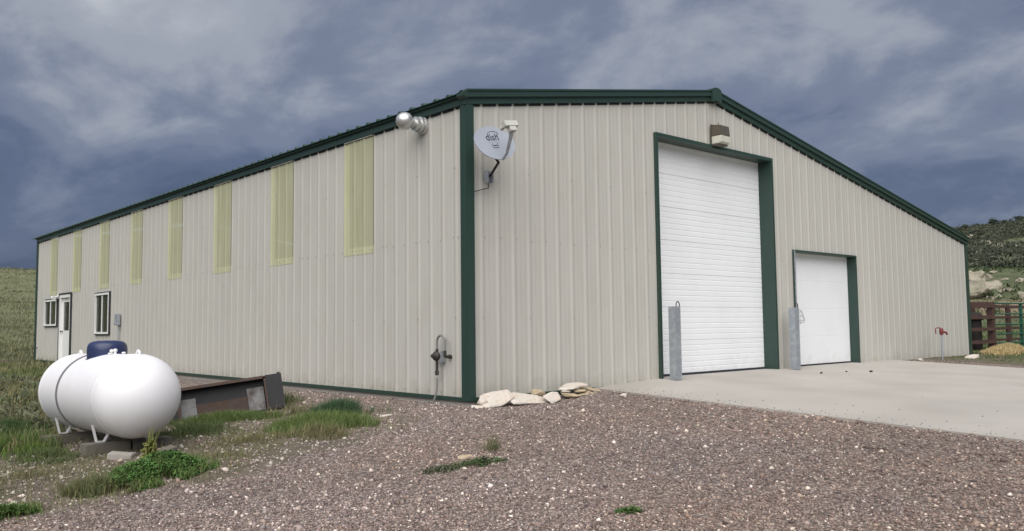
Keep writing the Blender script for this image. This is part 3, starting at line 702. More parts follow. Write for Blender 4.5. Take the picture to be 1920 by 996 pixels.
dc = o0 + td*1.02 + Vector((0, 0, TR-.075))
MB().lathe([(0, .222), (.12, .226), (.17, .220), (.205, .202), (.226, .165), (.236, .10), (.239, .0)], dc, (0, 0, 1), 40).build('dome_lid', MAT['blue'], tank)
MB().tube(arc(dc + Vector((0, 0, .012)), .229, 0, 2*math.pi, (1, 0, 0), (0, 1, 0), 32), .010, 6, caps=False).build('dome_rim', MAT['blue'], tank)
for s_ in (-.03, tl-.02):
    lug = o0 + td*s_ + Vector((0, 0, TR-.012))
    MB().tube(arc(lug, .05, -.2, math.pi+.2, td, (0, 0, 1), 12), .014, 8).build('lifting_lug', MAT['tank'], tank)
for j, (s_, dx, hgt) in enumerate(((.70, -.05, .07), (.64, -.03, .075), (.60, -.10, .04), (.50, .02, .035))):
    q = o0 + td*s_ + Vector((dx, 0, math.sqrt(TR*TR - dx*dx) - .01))
    MB().lathe([(0, .018), (hgt*.5, .014), (hgt*.55, .024), (hgt*.9, .022), (hgt, .0)], q, (0, 0, 1), 10).build('valve', MAT['winwhite'], tank)
for s_ in (.38, 1.80):
    for sx in (-1, 1):
        c_ = o0 + td*s_ + Vector((sx*.26, 0, 0)); zt_ = -math.sqrt(TR*TR - .34*.34) + .01; zf = -.245 - TA.z + .02*0
        fz = -.525
        pts = [c_ + Vector((-.09, 0, -math.sqrt(TR*TR - (.26+.09*(1 if sx < 0 else -1))**2) + .03)), c_ + Vector((-.035, 0, fz+.012)), c_ + Vector((.045, 0, fz+.012)), c_ + Vector((.10, 0, -math.sqrt(TR*TR - (.26-.10*(1 if sx < 0 else -1))**2) + .03))]
        mb = MB()
        for a_, b_ in zip(pts[:-1], pts[1:]):
            d_ = (b_-a_).normalized(); n_ = Vector((-d_.z, 0, d_.x))*.006; w_ = td*.032
            P_ = [a_-w_-n_, b_-w_-n_, b_+w_-n_, a_+w_-n_, a_-w_+n_, b_-w_+n_, b_+w_+n_, a_+w_+n_]
            mb.add(P_, [(0, 3, 2, 1), (4, 5, 6, 7), (0, 1, 5, 4), (1, 2, 6, 5), (2, 3, 7, 6), (3, 0, 4, 7)])
        mb.build('leg', MAT['tank'], tank)
zb_ = TA.z - .525 - .003
def block(loc, size, label, rz=0, tilt=(0, 0), name='concrete_block', group='blocks under the tank', mat='block'):
    b_ = MB().box((-size[0]/2, -size[1]/2, 0), (size[0]/2, size[1]/2, size[2])).build(name, MAT[mat], None, bevel=.008)
    b_.location = loc; b_.rotation_euler = (tilt[0], tilt[1], rz); tag(b_, label, 'block', group); return b_
block((-4.36, 1.17, zb_-.13), (.48, .24, .13), 'flat concrete block under the tank near end, outer one', rad(2))
block((-3.87, 1.16, zb_-.135), (.44, .24, .135), 'flat concrete block under the tank near end, toward the wall', rad(-3))
block((-4.38, 2.60, zb_-.16), (.62, .24, .13), 'concrete block under the tank far end', rad(3))
block((-4.36, .62, float(ground_z(-4.36, .62))-.01), (.26, .13, .07), 'broken pale block piece lying before the tank blocks', rad(-38), (rad(6), rad(5)), 'block_fragment', None, 'conc')
block((-3.93, .40, float(ground_z(-3.93, .40))-.02), (.17, .12, .09), 'dark chunk of concrete in weeds before the tank', rad(20), (rad(8), rad(-12)), 'block_fragment', None, 'block')

# ------------------------------------------------------------------ old steel firebox lying by the wall
bxm = empty('steel_box', (-2.05, 3.18, -.285), 'rusty black steel box tipped on the grass behind the tank', 'metal box', rot=(rad(-10), rad(-7), rad(-19)))
bw, bh, bd = .79, .50, .36
MB().box((-bw, .0, 0), (bw-.0, .016, bh)).build('back_plate', MAT['darksteel'], bxm)
mb = MB(); mb.box((-bw, -bd, bh-.012), (bw, .0, bh+.004)); mb.box((-bw, -bd-.02, bh-.035), (bw*.66, -bd-.001, bh+.006)); mb.build('top_plate', MAT['rust'], bxm)
for e0, e1 in ((-bw-.002, -bw+.014), (bw-.014, bw+.002)): MB().box((e0, -bd, 0), (e1, -.001, bh-.013)).build('end_plate', MAT['darksteel'], bxm)
MB().box((-bw, -bd, -.004), (bw, -.0005, .012)).build('bottom_plate', MAT['darksteel'], bxm)
mb = MB(); mb.box((.56, -bd-.012, .013), (bw+.004, -bd-.0005, bh+.01)); mb.build('side_flange', MAT['soot'], bxm)
for e0, e1 in ((-bw+.10, -bw+.135), (.53, .559)): MB().box((e0, -bd-.022, .0), (e1, -bd-.0005, bh-.036)).build('opening_lip', MAT['rust'], bxm)
MB().box((-bw-.09, -bd-.012, .0), (-bw+.099, -bd-.0005, bh-.04)).build('side_flange', MAT['soot'], bxm)
MB().box((-bw+.14, -bd+.13, .25), (.53, -bd+.142, bh-.015)).build('inner_panel', MAT['soot'], bxm)
MB().box((-bw+.36, -bd+.122, .02), (.28, -bd+.138, .248)).build('rust_panel', MAT['rust'], bxm)
MB().box((-bw+.14, -bd+.112, .02), (-bw+.355, -bd+.124, .34)).build('peeling_panel', MAT['peel'], bxm)
MB().box((.285, -bd+.110, .02), (.528, -bd+.122, .36)).build('peeling_panel', MAT['peel'], bxm)
MB().tube([(bw-.03, -bd-.01, bh+.01), (bw-.03, -bd+.06, bh+.02)], .02, 8).build('hinge', MAT['darksteel'], bxm)

# ------------------------------------------------------------------ stones by the corner
def rock_mesh(name, size, seed, mat, npts=18, rough=.06, sub=2):
    r_ = random.Random(seed); bm = bmesh.new()
    for _ in range(npts):
        v = Vector((r_.gauss(0, 1), r_.gauss(0, 1), r_.gauss(0, 1))).normalized()
        m_ = max(abs(v.x), abs(v.y), abs(v.z))**.55
        v = v/m_ * r_.uniform(.82, 1.0)
        bm.verts.new((v.x*size[0]/2, v.y*size[1]/2, v.z*size[2]/2))
    res = bmesh.ops.convex_hull(bm, input=bm.verts); bmesh.ops.delete(bm, geom=[g for g in res['geom_interior'] if isinstance(g, bmesh.types.BMVert)], context='VERTS')
    bmesh.ops.bevel(bm, geom=list(bm.edges), offset=min(size)*.07, segments=1, affect='EDGES', clamp_overlap=True)
    bmesh.ops.triangulate(bm, faces=bm.faces)
    for _ in range(sub): bmesh.ops.subdivide_edges(bm, edges=[e for e in bm.edges if e.calc_length() > max(size)*.07], cuts=1, use_grid_fill=True)
    bmesh.ops.triangulate(bm, faces=bm.faces)
    k = 3.2/max(size)
    for v in bm.verts:
        n_ = v.normal if v.normal.length else v.co.normalized()
        s_ = (float(fbm(v.co.x*k*2+seed, v.co.y*k*2+v.co.z*k*1.7, seed % 17)) - .47)
        v.co += n_ * s_ * rough * max(size)*.5
    me = bpy.data.meshes.new(name); bm.to_mesh(me); bm.free(); me.materials.append(mat); return me
def rock(name, loc, size, rot, seed, mat, label, cat='rock', group=None, rough=.10, sub=2, npts=18):
    o = bpy.data.objects.new(name, rock_mesh(name, size, seed, MAT[mat], npts, rough, sub)); o.location = loc; o.rotation_euler = [rad(a) for a in rot]
    link(o); return tag(o, label, cat, group)
G_ = 'loose stones at the corner of the building'
rock('stone', (.30, -.24, .03), (.62, .33, .055), (38, -8, -8), 11, 'rockw', 'big pale slab propped against the wall right of the green corner', 'stone', G_)
rock('stone', (.78, -.33, .00), (.76, .30, .065), (34, 4, -6), 12, 'rockw', 'long low pale slab beside the propped slab', 'stone', G_)
rock('stone', (1.17, -.46, .01), (.33, .22, .07), (42, -14, 5), 13, 'rockw', 'rounded pale stone right of the long low slab', 'stone', G_)
rock('stone', (1.16, -.16, .05), (.34, .16, .15), (10, 6, 12), 14, 'rockt', 'tan block behind the rounded pale stone', 'stone', G_)
rock('stone', (1.78, -.26, .125), (.66, .26, .06), (9, -5, 2), 15, 'rockw', 'flat white slab lying on top of the tan stone pile', 'stone', G_)
rock('stone', (1.58, -.32, .06), (.22, .16, .06), (4, 3, 20), 16, 'rockw', 'small white stone tucked under the flat white slab', 'stone', G_)
rock('stone', (1.60, -.42, .00), (.36, .20, .08), (6, 8, -12), 17, 'rockt', 'tan stone at the front left of the pile', 'stone', G_)
rock('stone', (1.95, -.38, .01), (.40, .22, .06), (4, -4, 8), 18, 'rockt', 'thin tan stone at the bottom middle of the pile', 'stone', G_)
rock('stone', (1.86, -.34, .055), (.30, .18, .05), (3, 2, -20), 19, 'rockt', 'thin tan stone in the middle layer of the pile', 'stone', G_)
rock('stone', (2.20, -.30, .05), (.30, .14, .05), (0, 14, -30), 20, 'rockt', 'small tan sliver at the right end of the pile', 'stone', G_)
rock('stone', (2.12, -.17, .09), (.16, .14, .07), (10, 0, 0), 21, 'rockt', 'little tan lump behind the right end of the pile', 'stone', G_)
rock('stone', (-.02, -.20, -.06), (.36, .14, .05), (5, 3, -30), 22, 'rockw', 'thin pale flake in gravel at the foot of the corner', 'stone', G_)
rock('stone', (.09, -.20, -.005), (.17, .15, .13), (0, 20, 10), 23, 'rockw', 'small pale stone between the corner and the propped slab', 'stone', G_)
def lying(x, y, size, seed, mat, label, rz=0, sink=.3, cat='stone'):
    rock('stone', (x, y, float(ground_z(x, y)) + size[2]*(.5 - sink)), size, (4, -3, rz), seed, mat, label, cat, 'stray stones')
lying(-1.13, .35, (.22, .09, .05), 31, 'rockw', 'flat white stone on gravel right of the dark grass tuft', -40)
lying(-1.95, -2.35, (.22, .15, .03), 32, 'rockt', 'flat tan stone behind the low weeds in the gravel', 10)
lying(2.15, -.95, (.16, .10, .06), 33, 'rockw', 'pale pebble on gravel below the stone pile', 15)
lying(13.9, -.35, (.25, .18, .08), 34, 'rockw', 'pale stone on the ground left of the red hydrant', 15)
lying(16.1, -.75, (.55, .25, .14), 35, 'rockw', 'pale stone between the red hydrant and the far corner', -10)
o = MB().box((-.6, -.1, 0), (.6, .1, .06)).build('board', MAT['wood'], None, bevel=.005)
o.location = (-.35, 25.6, float(ground_z(-.35, 25.6))+.10); o.rotation_euler = (0, 0, rad(8)); tag(o, 'short grey board on the grass beyond the far wall end', 'board')
for k, (x, y, s_, lb) in enumerate(((7.75, -1.05, .05, 'dark clod on concrete, nearest the tall door jamb'), (8.55, -1.15, .045, 'dark clod on concrete, middle of three'), (8.95, -1.45, .06, 'dark clod on concrete, rightmost of three'))):
    rock('clod', (x, y, float(slab_z(x, y))+s_*.25), (s_*1.6, s_, s_*.8), (0, 0, 40*k), 60+k, 'darksteel', lb, 'clod', 'dark clods on the concrete', sub=0)

# ------------------------------------------------------------------ fence, gate, bin, hay
FA, FB, FC = Vector((19.2, .95, 0)), Vector((21.32, .52, 0)), Vector((24.5, -.05, 0))
fence = empty('rail_fence', FB + Vector((0, 0, float(ground_z(FB.x, FB.y)))), 'brown rail fence running from the building to the green gate', 'fence')
def beam(mb, a, b, w, h):
    a, b = Vector(a), Vector(b); d = (b-a); n_ = Vector((-d.y, d.x, 0)).normalized()*w/2; u_ = Vector((0, 0, h/2))
    P_ = [a-n_-u_, b-n_-u_, b+n_-u_, a+n_-u_, a-n_+u_, b-n_+u_, b+n_+u_, a+n_+u_]
    return mb.add(P_, [(0, 3, 2, 1), (4, 5, 6, 7), (0, 1, 5, 4), (1, 2, 6, 5), (2, 3, 7, 6), (3, 0, 4, 7)])
offA = FA - FB; FD = FA + (FA-FB)*1.6; offD = FD - FB
for p_ in (Vector((0, 0, 0)), offA): MB().box((p_.x-.09, p_.y-.09, -.3), (p_.x+.09, p_.y+.09, 1.47)).build('post', MAT['brownpipe'], fence)
for zc_, hh_ in ((1.41, .17), (1.03, .11), (.66, .10), (.27, .10)):
    beam(MB(), offD + Vector((0, -.10, zc_)), Vector((.02, -.10, zc_)), .05, hh_).build('rail', MAT['brownpipe'], fence)
fence2 = empty('rail_fence', (FB.x+1.0, FB.y+.55, float(ground_z(FB.x+1.0, FB.y+.55))), 'second brown rail fence seen through the green gate', 'fence')
for zc_, hh_ in ((1.38, .10), (1.02, .08), (.65, .08), (.27, .07)):
    beam(MB(), (-1.0, .0, zc_), (5.5, .0, zc_), .05, hh_).build('rail', MAT['brownpipe'], fence2)
for t_ in (-1.0, 2.2, 5.4): MB().box((t_-.07, -.08, -.3), (t_+.07, .06, 1.42)).build('post', MAT['brownpipe'], fence2)
gate = empty('tube_gate', FB + Vector((.16, .0, float(ground_z(FB.x, FB.y)))), 'green tubular livestock gate right of the brown fence', 'gate')
gd = (FC - FB); gd.z = 0
for zc_ in (1.46, 1.13, .80, .50, .22, .02):
    MB().tube([Vector((0, 0, zc_)), Vector((gd.x-.3, gd.y-.06, zc_))], .022, 8).build('rail', MAT['greenpipe'], gate)
for t_ in (.0, .5, .93):
    p_ = gd*t_; MB().box((p_.x-.055 if t_ else -.02, p_.y-.05, .0), (p_.x+.055 if t_ else .03, p_.y+.02, 1.48)).build('upright', MAT['greenpipe'], gate)
zb2 = float(ground_z(21.08, .90)); fbn = empty('feed_bin', (21.08, .90, zb2), 'tall dark bin with domed top behind the brown fence', 'bin')
MB().lathe([(0, .17), (.02, .18), (.9, .18), (.95, .17)], (0, 0, 0), (0, 0, 1), 24).build('body', MAT['darkbin'], fbn)
MB().lathe([(.93, .20), (.96, .235), (1.04, .24), (1.11, .21), (1.17, .13), (1.20, .0)], (0, 0, 0), (0, 0, 1), 24).build('lid', MAT['darkbin'], fbn)

# ------------------------------------------------------------------ loose ground cover
R0 = np.random.RandomState(12)
def octa_stones(n, pos, rad_, flat, cols):
    base = np.array([(1,0,0),(-1,0,0),(0,1,0),(0,-1,0),(0,0,1),(0,0,-1)], float)
    tri = np.array([(0,2,4),(2,1,4),(1,3,4),(3,0,4),(2,0,5),(1,2,5),(3,1,5),(0,3,5)])
    v = base[None]*R0.uniform(.65, 1.25, (n, 6, 1)) + R0.normal(0, .22, (n, 6, 3))
    v[:, :, 2] *= flat[:, None]
    a = R0.uniform(0, 6.28, n); ca, sa = np.cos(a)[:, None], np.sin(a)[:, None]
    x, y = v[:, :, 0]*1.15, v[:, :, 1]*.9
    v = np.stack([ca*x - sa*y, sa*x + ca*y, v[:, :, 2]], -1)
    t = R0.normal(0, .35, n)[:, None]; x, z = v[:, :, 0], v[:, :, 2]
    v[:, :, 0], v[:, :, 2] = np.cos(t)*x - np.sin(t)*z, np.sin(t)*x + np.cos(t)*z
    v = v*rad_[:, None, None] + pos[:, None, :]
    return v.reshape(-1, 3), (tri[None] + 6*np.arange(n)[:, None, None]).reshape(-1, 3), np.repeat(cols, 6, 0)
def wedge(n, r0, r1, a0, a1, p=0.):
    r = np.exp(R0.uniform(np.log(r0), np.log(r1), n)) if p == 0 else R0.uniform(r0**p, r1**p, n)**(1/p)
    a = np.radians(R0.uniform(a0, a1, n)); return CAM[0] + r*np.cos(a), CAM[1] + r*np.sin(a), r
x, y, r = wedge(310000, 3.2, 15.5, -2, 98)
g = gravel_mask(x, y)
keep = (R0.uniform(0, 1, len(x)) < np.maximum(g, .30)) & ~((x > -.02) & (y > -.02)) & ~((x > 2.47) & (y < .1) & (x < 13.3))
x, y, r, g = x[keep], y[keep], r[keep], g[keep]
n = len(x); s_ = np.clip(np.exp(R0.normal(np.log(.0082), .42, n)), .004, .034) * (1 + .03*(r-4)); s_ = np.where((g < .5) & (R0.uniform(0, 1, n) < .12), s_*2.2, s_)
fl = R0.uniform(.45, .85, n)
pal = np.array([(.085,.070,.066),(.135,.106,.097),(.18,.145,.134),(.225,.185,.17),(.155,.142,.142),(.28,.235,.20),(.46,.42,.37),(.60,.56,.51),(.20,.15,.12)])
ci = R0.choice(len(pal), n, p=[.11,.19,.23,.20,.08,.10,.045,.010,.035]); cl = pal[ci]*R0.uniform(.85, 1.15, (n, 1))*np.array([1.43, 1.32, 1.28])
lane = fbm(x*.16 + y*.42, y*.16 - x*.42*.3, 90, 3)[:, None]; cl = cl*(.72 + .60*lane)*(1 + (fbm(x*.5, y*.5, 95)[:, None] - .47)*np.array([.25, .05, -.25]))
pale = (g < .5) & (R0.uniform(0, 1, n) < .38); cl[pale] = np.array([.46, .42, .35])*R0.uniform(.7, 1.2, (pale.sum(), 1))
v_, f_, c_ = octa_stones(n, np.c_[x, y, ground_z(x, y) + s_*fl*.25], s_, fl, cl)
np_obj('gravel', v_, f_, MAT['stone'], cols=c_, kind='stuff', label='crushed pinkish grey gravel spread over the yard')
# stray grit on the apron
x = np.where(R0.uniform(0, 1, 600) < .65, 2.5 + R0.exponential(.28, 600), R0.uniform(2.6, 12.8, 600)); y = -R0.uniform(.3, 9, 600); k_ = R0.uniform(0, 1, 600) < np.exp(-(x-2.5)/3)*.7; x, y = x[k_], y[k_]
n = len(x); s_ = R0.uniform(.005, .012, n); v_, f_, c_ = octa_stones(n, np.c_[x, y, slab_z(x, y) + s_*.4], s_, np.full(n, .7), pal[R0.choice(6, n)]*1.5)
np_obj('apron_grit', v_, f_, MAT['stone'], cols=c_, kind='stuff', label='dark grit scattered on the concrete apron')

def blades(x, y, z, h, w, lean, c0, c1):
    """bent tapering blades, 3 triangles each"""
    n = len(x); a = R0.uniform(0, 6.28, n); d = np.c_[np.cos(a), np.sin(a)]; l = R0.uniform(.15, 1, n)*lean
    b = R0.uniform(0, 6.28, n); e = np.c_[np.cos(b), np.sin(b)]
    p = np.c_[x, y]; wv = e*(w/2)[:, None]
    m = p + d*(l*h*.35)[:, None]; t = p + d*(l*h)[:, None]
    zz = np.sqrt(np.clip(1 - (l*.8)**2, .12, 1))
    V = np.stack([np.c_[p-wv, z-.01], np.c_[p+wv, z-.01], np.c_[m-wv*.75, z+h*.55*zz], np.c_[m+wv*.75, z+h*.55*zz], np.c_[t, z+h*zz]], 1).reshape(-1, 3)
    F = (np.array([(0,1,3),(0,3,2),(2,3,4)])[None] + 5*np.arange(n)[:, None, None]).reshape(-1, 3)
    q = R0.uniform(0, 1, (n, 1)); c = np.asarray(c0)*(1-q) + np.asarray(c1)*q; c = c*R0.uniform(.75, 1.2, (n, 1))
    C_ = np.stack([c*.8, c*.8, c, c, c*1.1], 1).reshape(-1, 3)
    return V, F, C_
def merge(parts):
    V = []; F = []; C_ = []; k = 0
    for v, f, c in parts: V.append(v); F.append(f + k); C_.append(c); k += len(v)
    return np.concatenate(V), np.concatenate(F), np.concatenate(C_)
def disc(n, cx, cy, ra, rb, ang, edge=1.4, brk=False):
    t = R0.uniform(0, 6.28, n); q = R0.uniform(0, 1, n)**(1/edge)*1.0
    q = q*(1 + .28*(fbm(np.cos(t)*1.3+cx*3, np.sin(t)*1.3+cy*3, 4)-.47)*2)
    u, v = ra*q*np.cos(t), rb*q*np.sin(t); ca, sa = math.cos(rad(ang)), math.sin(rad(ang))
    X, Y = cx + ca*u - sa*v, cy + sa*u + ca*v
    if brk:
        k = fbm(X*4.5+3, Y*4.5, 14) + R0.uniform(-.12, .12, n) > .22 + .30*q
        return X[k], Y[k], q[k]
    return X, Y, q
def patch(n, cx, cy, ra, rb, ang, h, w, c0, c1, lean=.7, edge=1.4):
    x, y, q = disc(n, cx, cy, ra*1.15, rb*1.2, ang, edge, True); n = len(x)
    hh = h*R0.uniform(.45, 1.1, n)*(1.05 - .6*q**2)
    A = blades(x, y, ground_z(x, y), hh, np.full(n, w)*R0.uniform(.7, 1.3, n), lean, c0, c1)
    m_ = max(6, n//6); x, y, q = disc(m_, cx, cy, ra*1.9, rb*1.9, ang, 1.8); m_ = len(x)      # stragglers and dead stems round the clump
    return merge([A, blades(x, y, ground_z(x, y), h*R0.uniform(.15, .6, m_), np.full(m_, w*.8), min(1., lean+.2), c1, (.24, .21, .115))])
def leaves(n, cx, cy, ra, rb, ang, h, s, c0, c1):
    """low broad-leaved mass"""
    x, y, q = disc(n, cx, cy, ra*1.1, rb*1.1, ang, 1.5, True); n = len(x)
    bump_ = .55 + .9*(fbm(x*5, y*5, 8)-.2)
    top_ = h*np.clip(1 - q**2.2, .06, 1)*bump_; z = ground_z(x, y) + top_*R0.uniform(.15, 1, n)**.6
    a = R0.uniform(0, 6.28, n); tl_ = R0.normal(0, .5, n); sz = s*R0.uniform(.6, 1.3, n)
    d = np.c_[np.cos(a)*np.cos(tl_), np.sin(a)*np.cos(tl_), np.sin(tl_)]*sz[:, None]; e = np.c_[-np.sin(a), np.cos(a), R0.normal(0, .35, n)]*(sz*.34)[:, None]
    p = np.c_[x, y, z]
    V = np.stack([p, p + d*.5 + e, p + d, p + d*.5 - e], 1).reshape(-1, 3)
    F = (np.array([(0,1,2),(0,2,3)])[None] + 4*np.arange(n)[:, None, None]).reshape(-1, 3)
    k = R0.uniform(0, 1, (n, 1)); c = (np.asarray(c0)*(1-k) + np.asarray(c1)*k)*R0.uniform(.8, 1.2, (n, 1))
    return V, F, np.repeat(c, 4, 0)
GRN, GRN2, DK, OLV, DRY, SAGE = (.080,.128,.034), (.175,.220,.078), (.028,.062,.030), (.108,.118,.062), (.26,.225,.115), (.13,.15,.105)
def weeds(name, parts, label, cat='weeds', group=None):
    v, f, c = merge(parts); return np_obj(name, v, f, MAT['leaf'], cols=c, label=label, cat=cat, group=group)
weeds('weed_patch', [leaves(30000, -4.50, -.72, .70, .40, 30, .22, .026, (.038,.098,.022), (.105,.195,.052)), patch(6000, -4.5, -.72, .66, .38, 30, .2, .006, GRN, GRN2)], 'bright green leafy weed patch in front of the white tank')
weeds('weed_patch', [patch(2600, -5.02, -.95, .30, .36, 40, .17, .006, OLV, (.15,.15,.06)), leaves(600, -5.0, -.9, .28, .3, 40, .1, .03, OLV, (.14,.15,.06))], 'olive thin weeds left of the bright leafy weed patch')
weeds('weed_patch', [leaves(6000, -5.86, -1.22, .34, .16, 20, .11, .022, (.035,.085,.02), (.09,.165,.04)), patch(1600, -5.86, -1.22, .36, .18, 20, .13, .006, GRN, GRN2)], 'small green weeds at the bottom left edge of the yard')
weeds('weed_stalk', [leaves(420, -4.22, .12, .06, .06, 0, .34, .06, (.16,.19,.05), (.30,.30,.10)), patch(90, -4.22, .12, .07, .07, 0, .40, .01, (.16,.18,.05), (.28,.28,.1), .3)], 'upright yellow-green weed stalk before the tank')
weeds('grass_tuft', [patch(5200, -1.40, 1.05, .40, .24, -38, .27, .007, (.036,.080,.042), (.085,.140,.066), .6)], 'dark green grass tuft at the right end of the grass by gravel', 'grass')
weeds('grass_tuft', [patch(8000, -2.05, .40, .66, .42, -50, .23, .006, GRN, GRN2, .7), patch(900, -2.35, -.1, .4, .25, -50, .2, .006, DRY, OLV, .8)], 'broad light green grass clump between steel box and gravel', 'grass')
weeds('weed_patch', [leaves(600, -2.03, -2.72, .30, .12, -15, .07, .028, (.045,.08,.03), (.085,.13,.05)), leaves(900, -2.42, -2.62, .26, .11, -15, .045, .024, (.09,.10,.06), (.12,.13,.08)), patch(500, -2.2, -2.68, .45, .12, -15, .07, .005, OLV, GRN)], 'low weeds growing in the middle of the gravel')
weeds('weed_patch', [leaves(420, -1.62, -2.42, .16, .10, 20, .10, .022, (.07,.09,.05), (.12,.13,.075)), patch(420, -1.52, -2.3, .18, .10, 40, .16, .004, OLV, DRY, .4)], 'thin wispy weeds behind the low gravel weeds')
weeds('weed_patch', [leaves(520, -2.33, -4.86, .11, .05, -40, .045, .026, (.045,.09,.025), (.10,.16,.05))], 'tiny green sprig on the gravel nearest the camera')
# grass round the box and the tank, tall grass to the left
P_ = [patch(6000, -2.45, 2.40, .80, .34, -40, .15, .006, GRN, (.13,.17,.06), .75), patch(600, -1.6, 1.9, .5, .3, -30, .22, .006, OLV, DRY, .8), patch(2600, -3.15, 1.6, .45, .5, 0, .16, .006, OLV, GRN, .8),
      patch(1800, -3.0, .4, .6, .35, -30, .10, .005, OLV, DRY, .9), patch(1200, -3.6, -.2, .6, .3, -20, .07, .005, OLV, DRY, .9), patch(700, -1.1, 3.3, .3, .3, 0, .22, .006, OLV, GRN)]
P_ += [patch(4200, -5.05, 2.6, .45, .8, 0, .20, .008, (.06,.115,.02), (.13,.20,.045), .7), patch(4200, -4.85, 4.0, .6, .8, 0, .28, .008, (.030,.065,.02), (.07,.12,.04), .6),
       patch(4500, -4.9, 1.6, .35, .6, 0, .10, .006, OLV, GRN, .9), patch(3000, -5.3, .5, .8, .6, 0, .06, .005, OLV, DRY, .9)]
x, y, r = wedge(42000, 11.5, 40, 76, 97); k_ = (x < -.9) & (gravel_mask(x, y) < .4); x, y, r = x[k_], y[k_], r[k_]; n = len(x)
q = fbm(x*.8, y*.8, 31); hh = (.10 + .45*np.clip(q-.3, 0, 1))*R0.uniform(.6, 1.2, n)
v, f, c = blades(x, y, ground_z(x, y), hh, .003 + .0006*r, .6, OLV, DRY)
tone = np.repeat((fbm(x*.6+7, y*.6, 40) > .48)[:, None], 5, 0); c = np.where(tone, c*np.array([.62, .85, .6]), c); P_.append((v, f, c))
x, y, r = wedge(40000, 30, 190, 70, 88); n = len(x)
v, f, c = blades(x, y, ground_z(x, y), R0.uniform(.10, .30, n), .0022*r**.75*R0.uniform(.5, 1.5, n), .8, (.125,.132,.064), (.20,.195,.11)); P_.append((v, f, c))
x, y, r = wedge(16000, 5.0, 13, 66, 100); k_ = (gravel_mask(x, y) < .35) & (x < -.5) & (fbm(x*1.1, y*1.1, 55) > .46); x, y = x[k_], y[k_]; n = len(x)
P_.append(blades(x, y, ground_z(x, y), R0.uniform(.03, .11, n), np.full(n, .005), .9, OLV, (.14,.14,.065)))
v, f, c = merge(P_); np_obj('grass', v, f, MAT['leaf'], cols=c, kind='stuff', label='mixed green and dry grass over the dirt and left slope')
P_ = []
x, y, r = wedge(26000, 24, 110, 8, 30); k_ = ~((x < 18.6) & (y > -.3)) & (x > 13.5); x, y, r = x[k_], y[k_], r[k_]; n = len(x)
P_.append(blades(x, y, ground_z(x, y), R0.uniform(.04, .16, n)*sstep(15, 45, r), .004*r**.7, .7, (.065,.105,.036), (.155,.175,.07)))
x = R0.uniform(13.4, 24, 6000); y = R0.uniform(-4.5, 1.2, 6000); k_ = (fbm(x*.9, y*.9, 61) > .40) & ~((x < 18.3) & (y > -.12)) & (y > -1.3 - .25*(x-13.4)); x, y = x[k_], y[k_]; n = len(x)
P_.append(blades(x, y, ground_z(x, y), R0.uniform(.015, .06, n), np.full(n, .012), .9, OLV, GRN))
v, f, c = merge(P_); np_obj('field_grass', v, f, MAT['leaf'], cols=c, kind='stuff', label='green pasture grass beyond the gate and along the apron')
# hay
hx, hy_, q = disc(9000, 20.1, -.30, 1.9, .5, 8, 1.5)
hz = ground_z(hx, hy_) + .20*np.clip(1-q**1.6, 0, 1)*(.5+.9*fbm(hx*1.4, hy_*1.4, 70))*R0.uniform(.6, 1, 9000)
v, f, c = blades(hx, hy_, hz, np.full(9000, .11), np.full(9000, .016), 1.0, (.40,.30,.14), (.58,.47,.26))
ux, uy = np.meshgrid(np.linspace(-1, 1, 40), np.linspace(-1, 1, 24), indexing='ij'); qq = np.hypot(ux, uy)
mx_ = 20.1 + 1.9*ux*math.cos(rad(8)) - .50*uy*math.sin(rad(8)); my_ = -.30 + 1.9*ux*math.sin(rad(8)) + .50*uy*math.cos(rad(8))
mz_ = ground_z(mx_, my_) - .03 + .21*np.clip(1-qq**1.6, 0, 1)*(.45+.9*fbm(mx_*1.4, my_*1.4, 70))
ii = np.arange(40*24).reshape(40, 24); f2 = np.stack([ii[:-1, :-1], ii[1:, :-1], ii[1:, 1:]], -1).reshape(-1, 3); f3 = np.stack([ii[:-1, :-1], ii[1:, 1:], ii[:-1, 1:]], -1).reshape(-1, 3)
v, f, c = merge([(np.stack([mx_, my_, mz_], -1).reshape(-1, 3), np.concatenate([f2, f3]), np.tile(np.array([[.42, .32, .16]]), (960, 1))), (v, f, c)])
np_obj('hay_pile', v, f, MAT['hay'], cols=c, label='low pile of loose yellow hay before the brown fence', cat='hay')

# ------------------------------------------------------------------ hillside: shrubs, rocks, trees
def shrub_cloud(x, y, z, h, w, m, c0, c1, ts=.17):
    """m leaf-clump triangles per shrub in an uneven dome"""
    n = len(x); d = R0.normal(0, 1, (n, m, 3)); d /= np.linalg.norm(d, axis=2, keepdims=True); d[:, :, 2] = np.abs(d[:, :, 2])
    rr_ = R0.uniform(.35, 1, (n, m, 1))**.5*(1 + .25*np.sin(d[:, :, :1]*5 + R0.uniform(0, 6, (n, 1, 1))))
    p = d*rr_*np.stack([w, w, h], -1)[:, None, :] + np.stack([x, y, z], -1)[:, None, :]
    s = (np.minimum(w, h)*ts)[:, None, None, None]
    V = p[:, :, None, :] + R0.normal(0, 1, (n, m, 3, 3))*s
    k = R0.uniform(0, 1, (n, m, 1)); sh = R0.uniform(.7, 1.25, (n, 1, 1)); c = (np.asarray(c0)*(1-k) + np.asarray(c1)*k)*sh
    return V.reshape(-1, 3), np.arange(n*m*3).reshape(-1, 3), np.repeat(c.reshape(-1, 3), 3, 0)
x, y, r = wedge(7000, 108, 330, 6, 34, 1.2); den = fbm(x/22, y/22, 77); k_ = den > .36 + .10*sstep(150, 108, r); x, y, r = x[k_], y[k_], r[k_]; n = len(x)
S_ = [shrub_cloud(x, y, ground_z(x, y)-.2, R0.uniform(.7, 1.9, n), R0.uniform(.8, 1.9, n), 85, (.056,.066,.048), (.095,.104,.070), .12)]
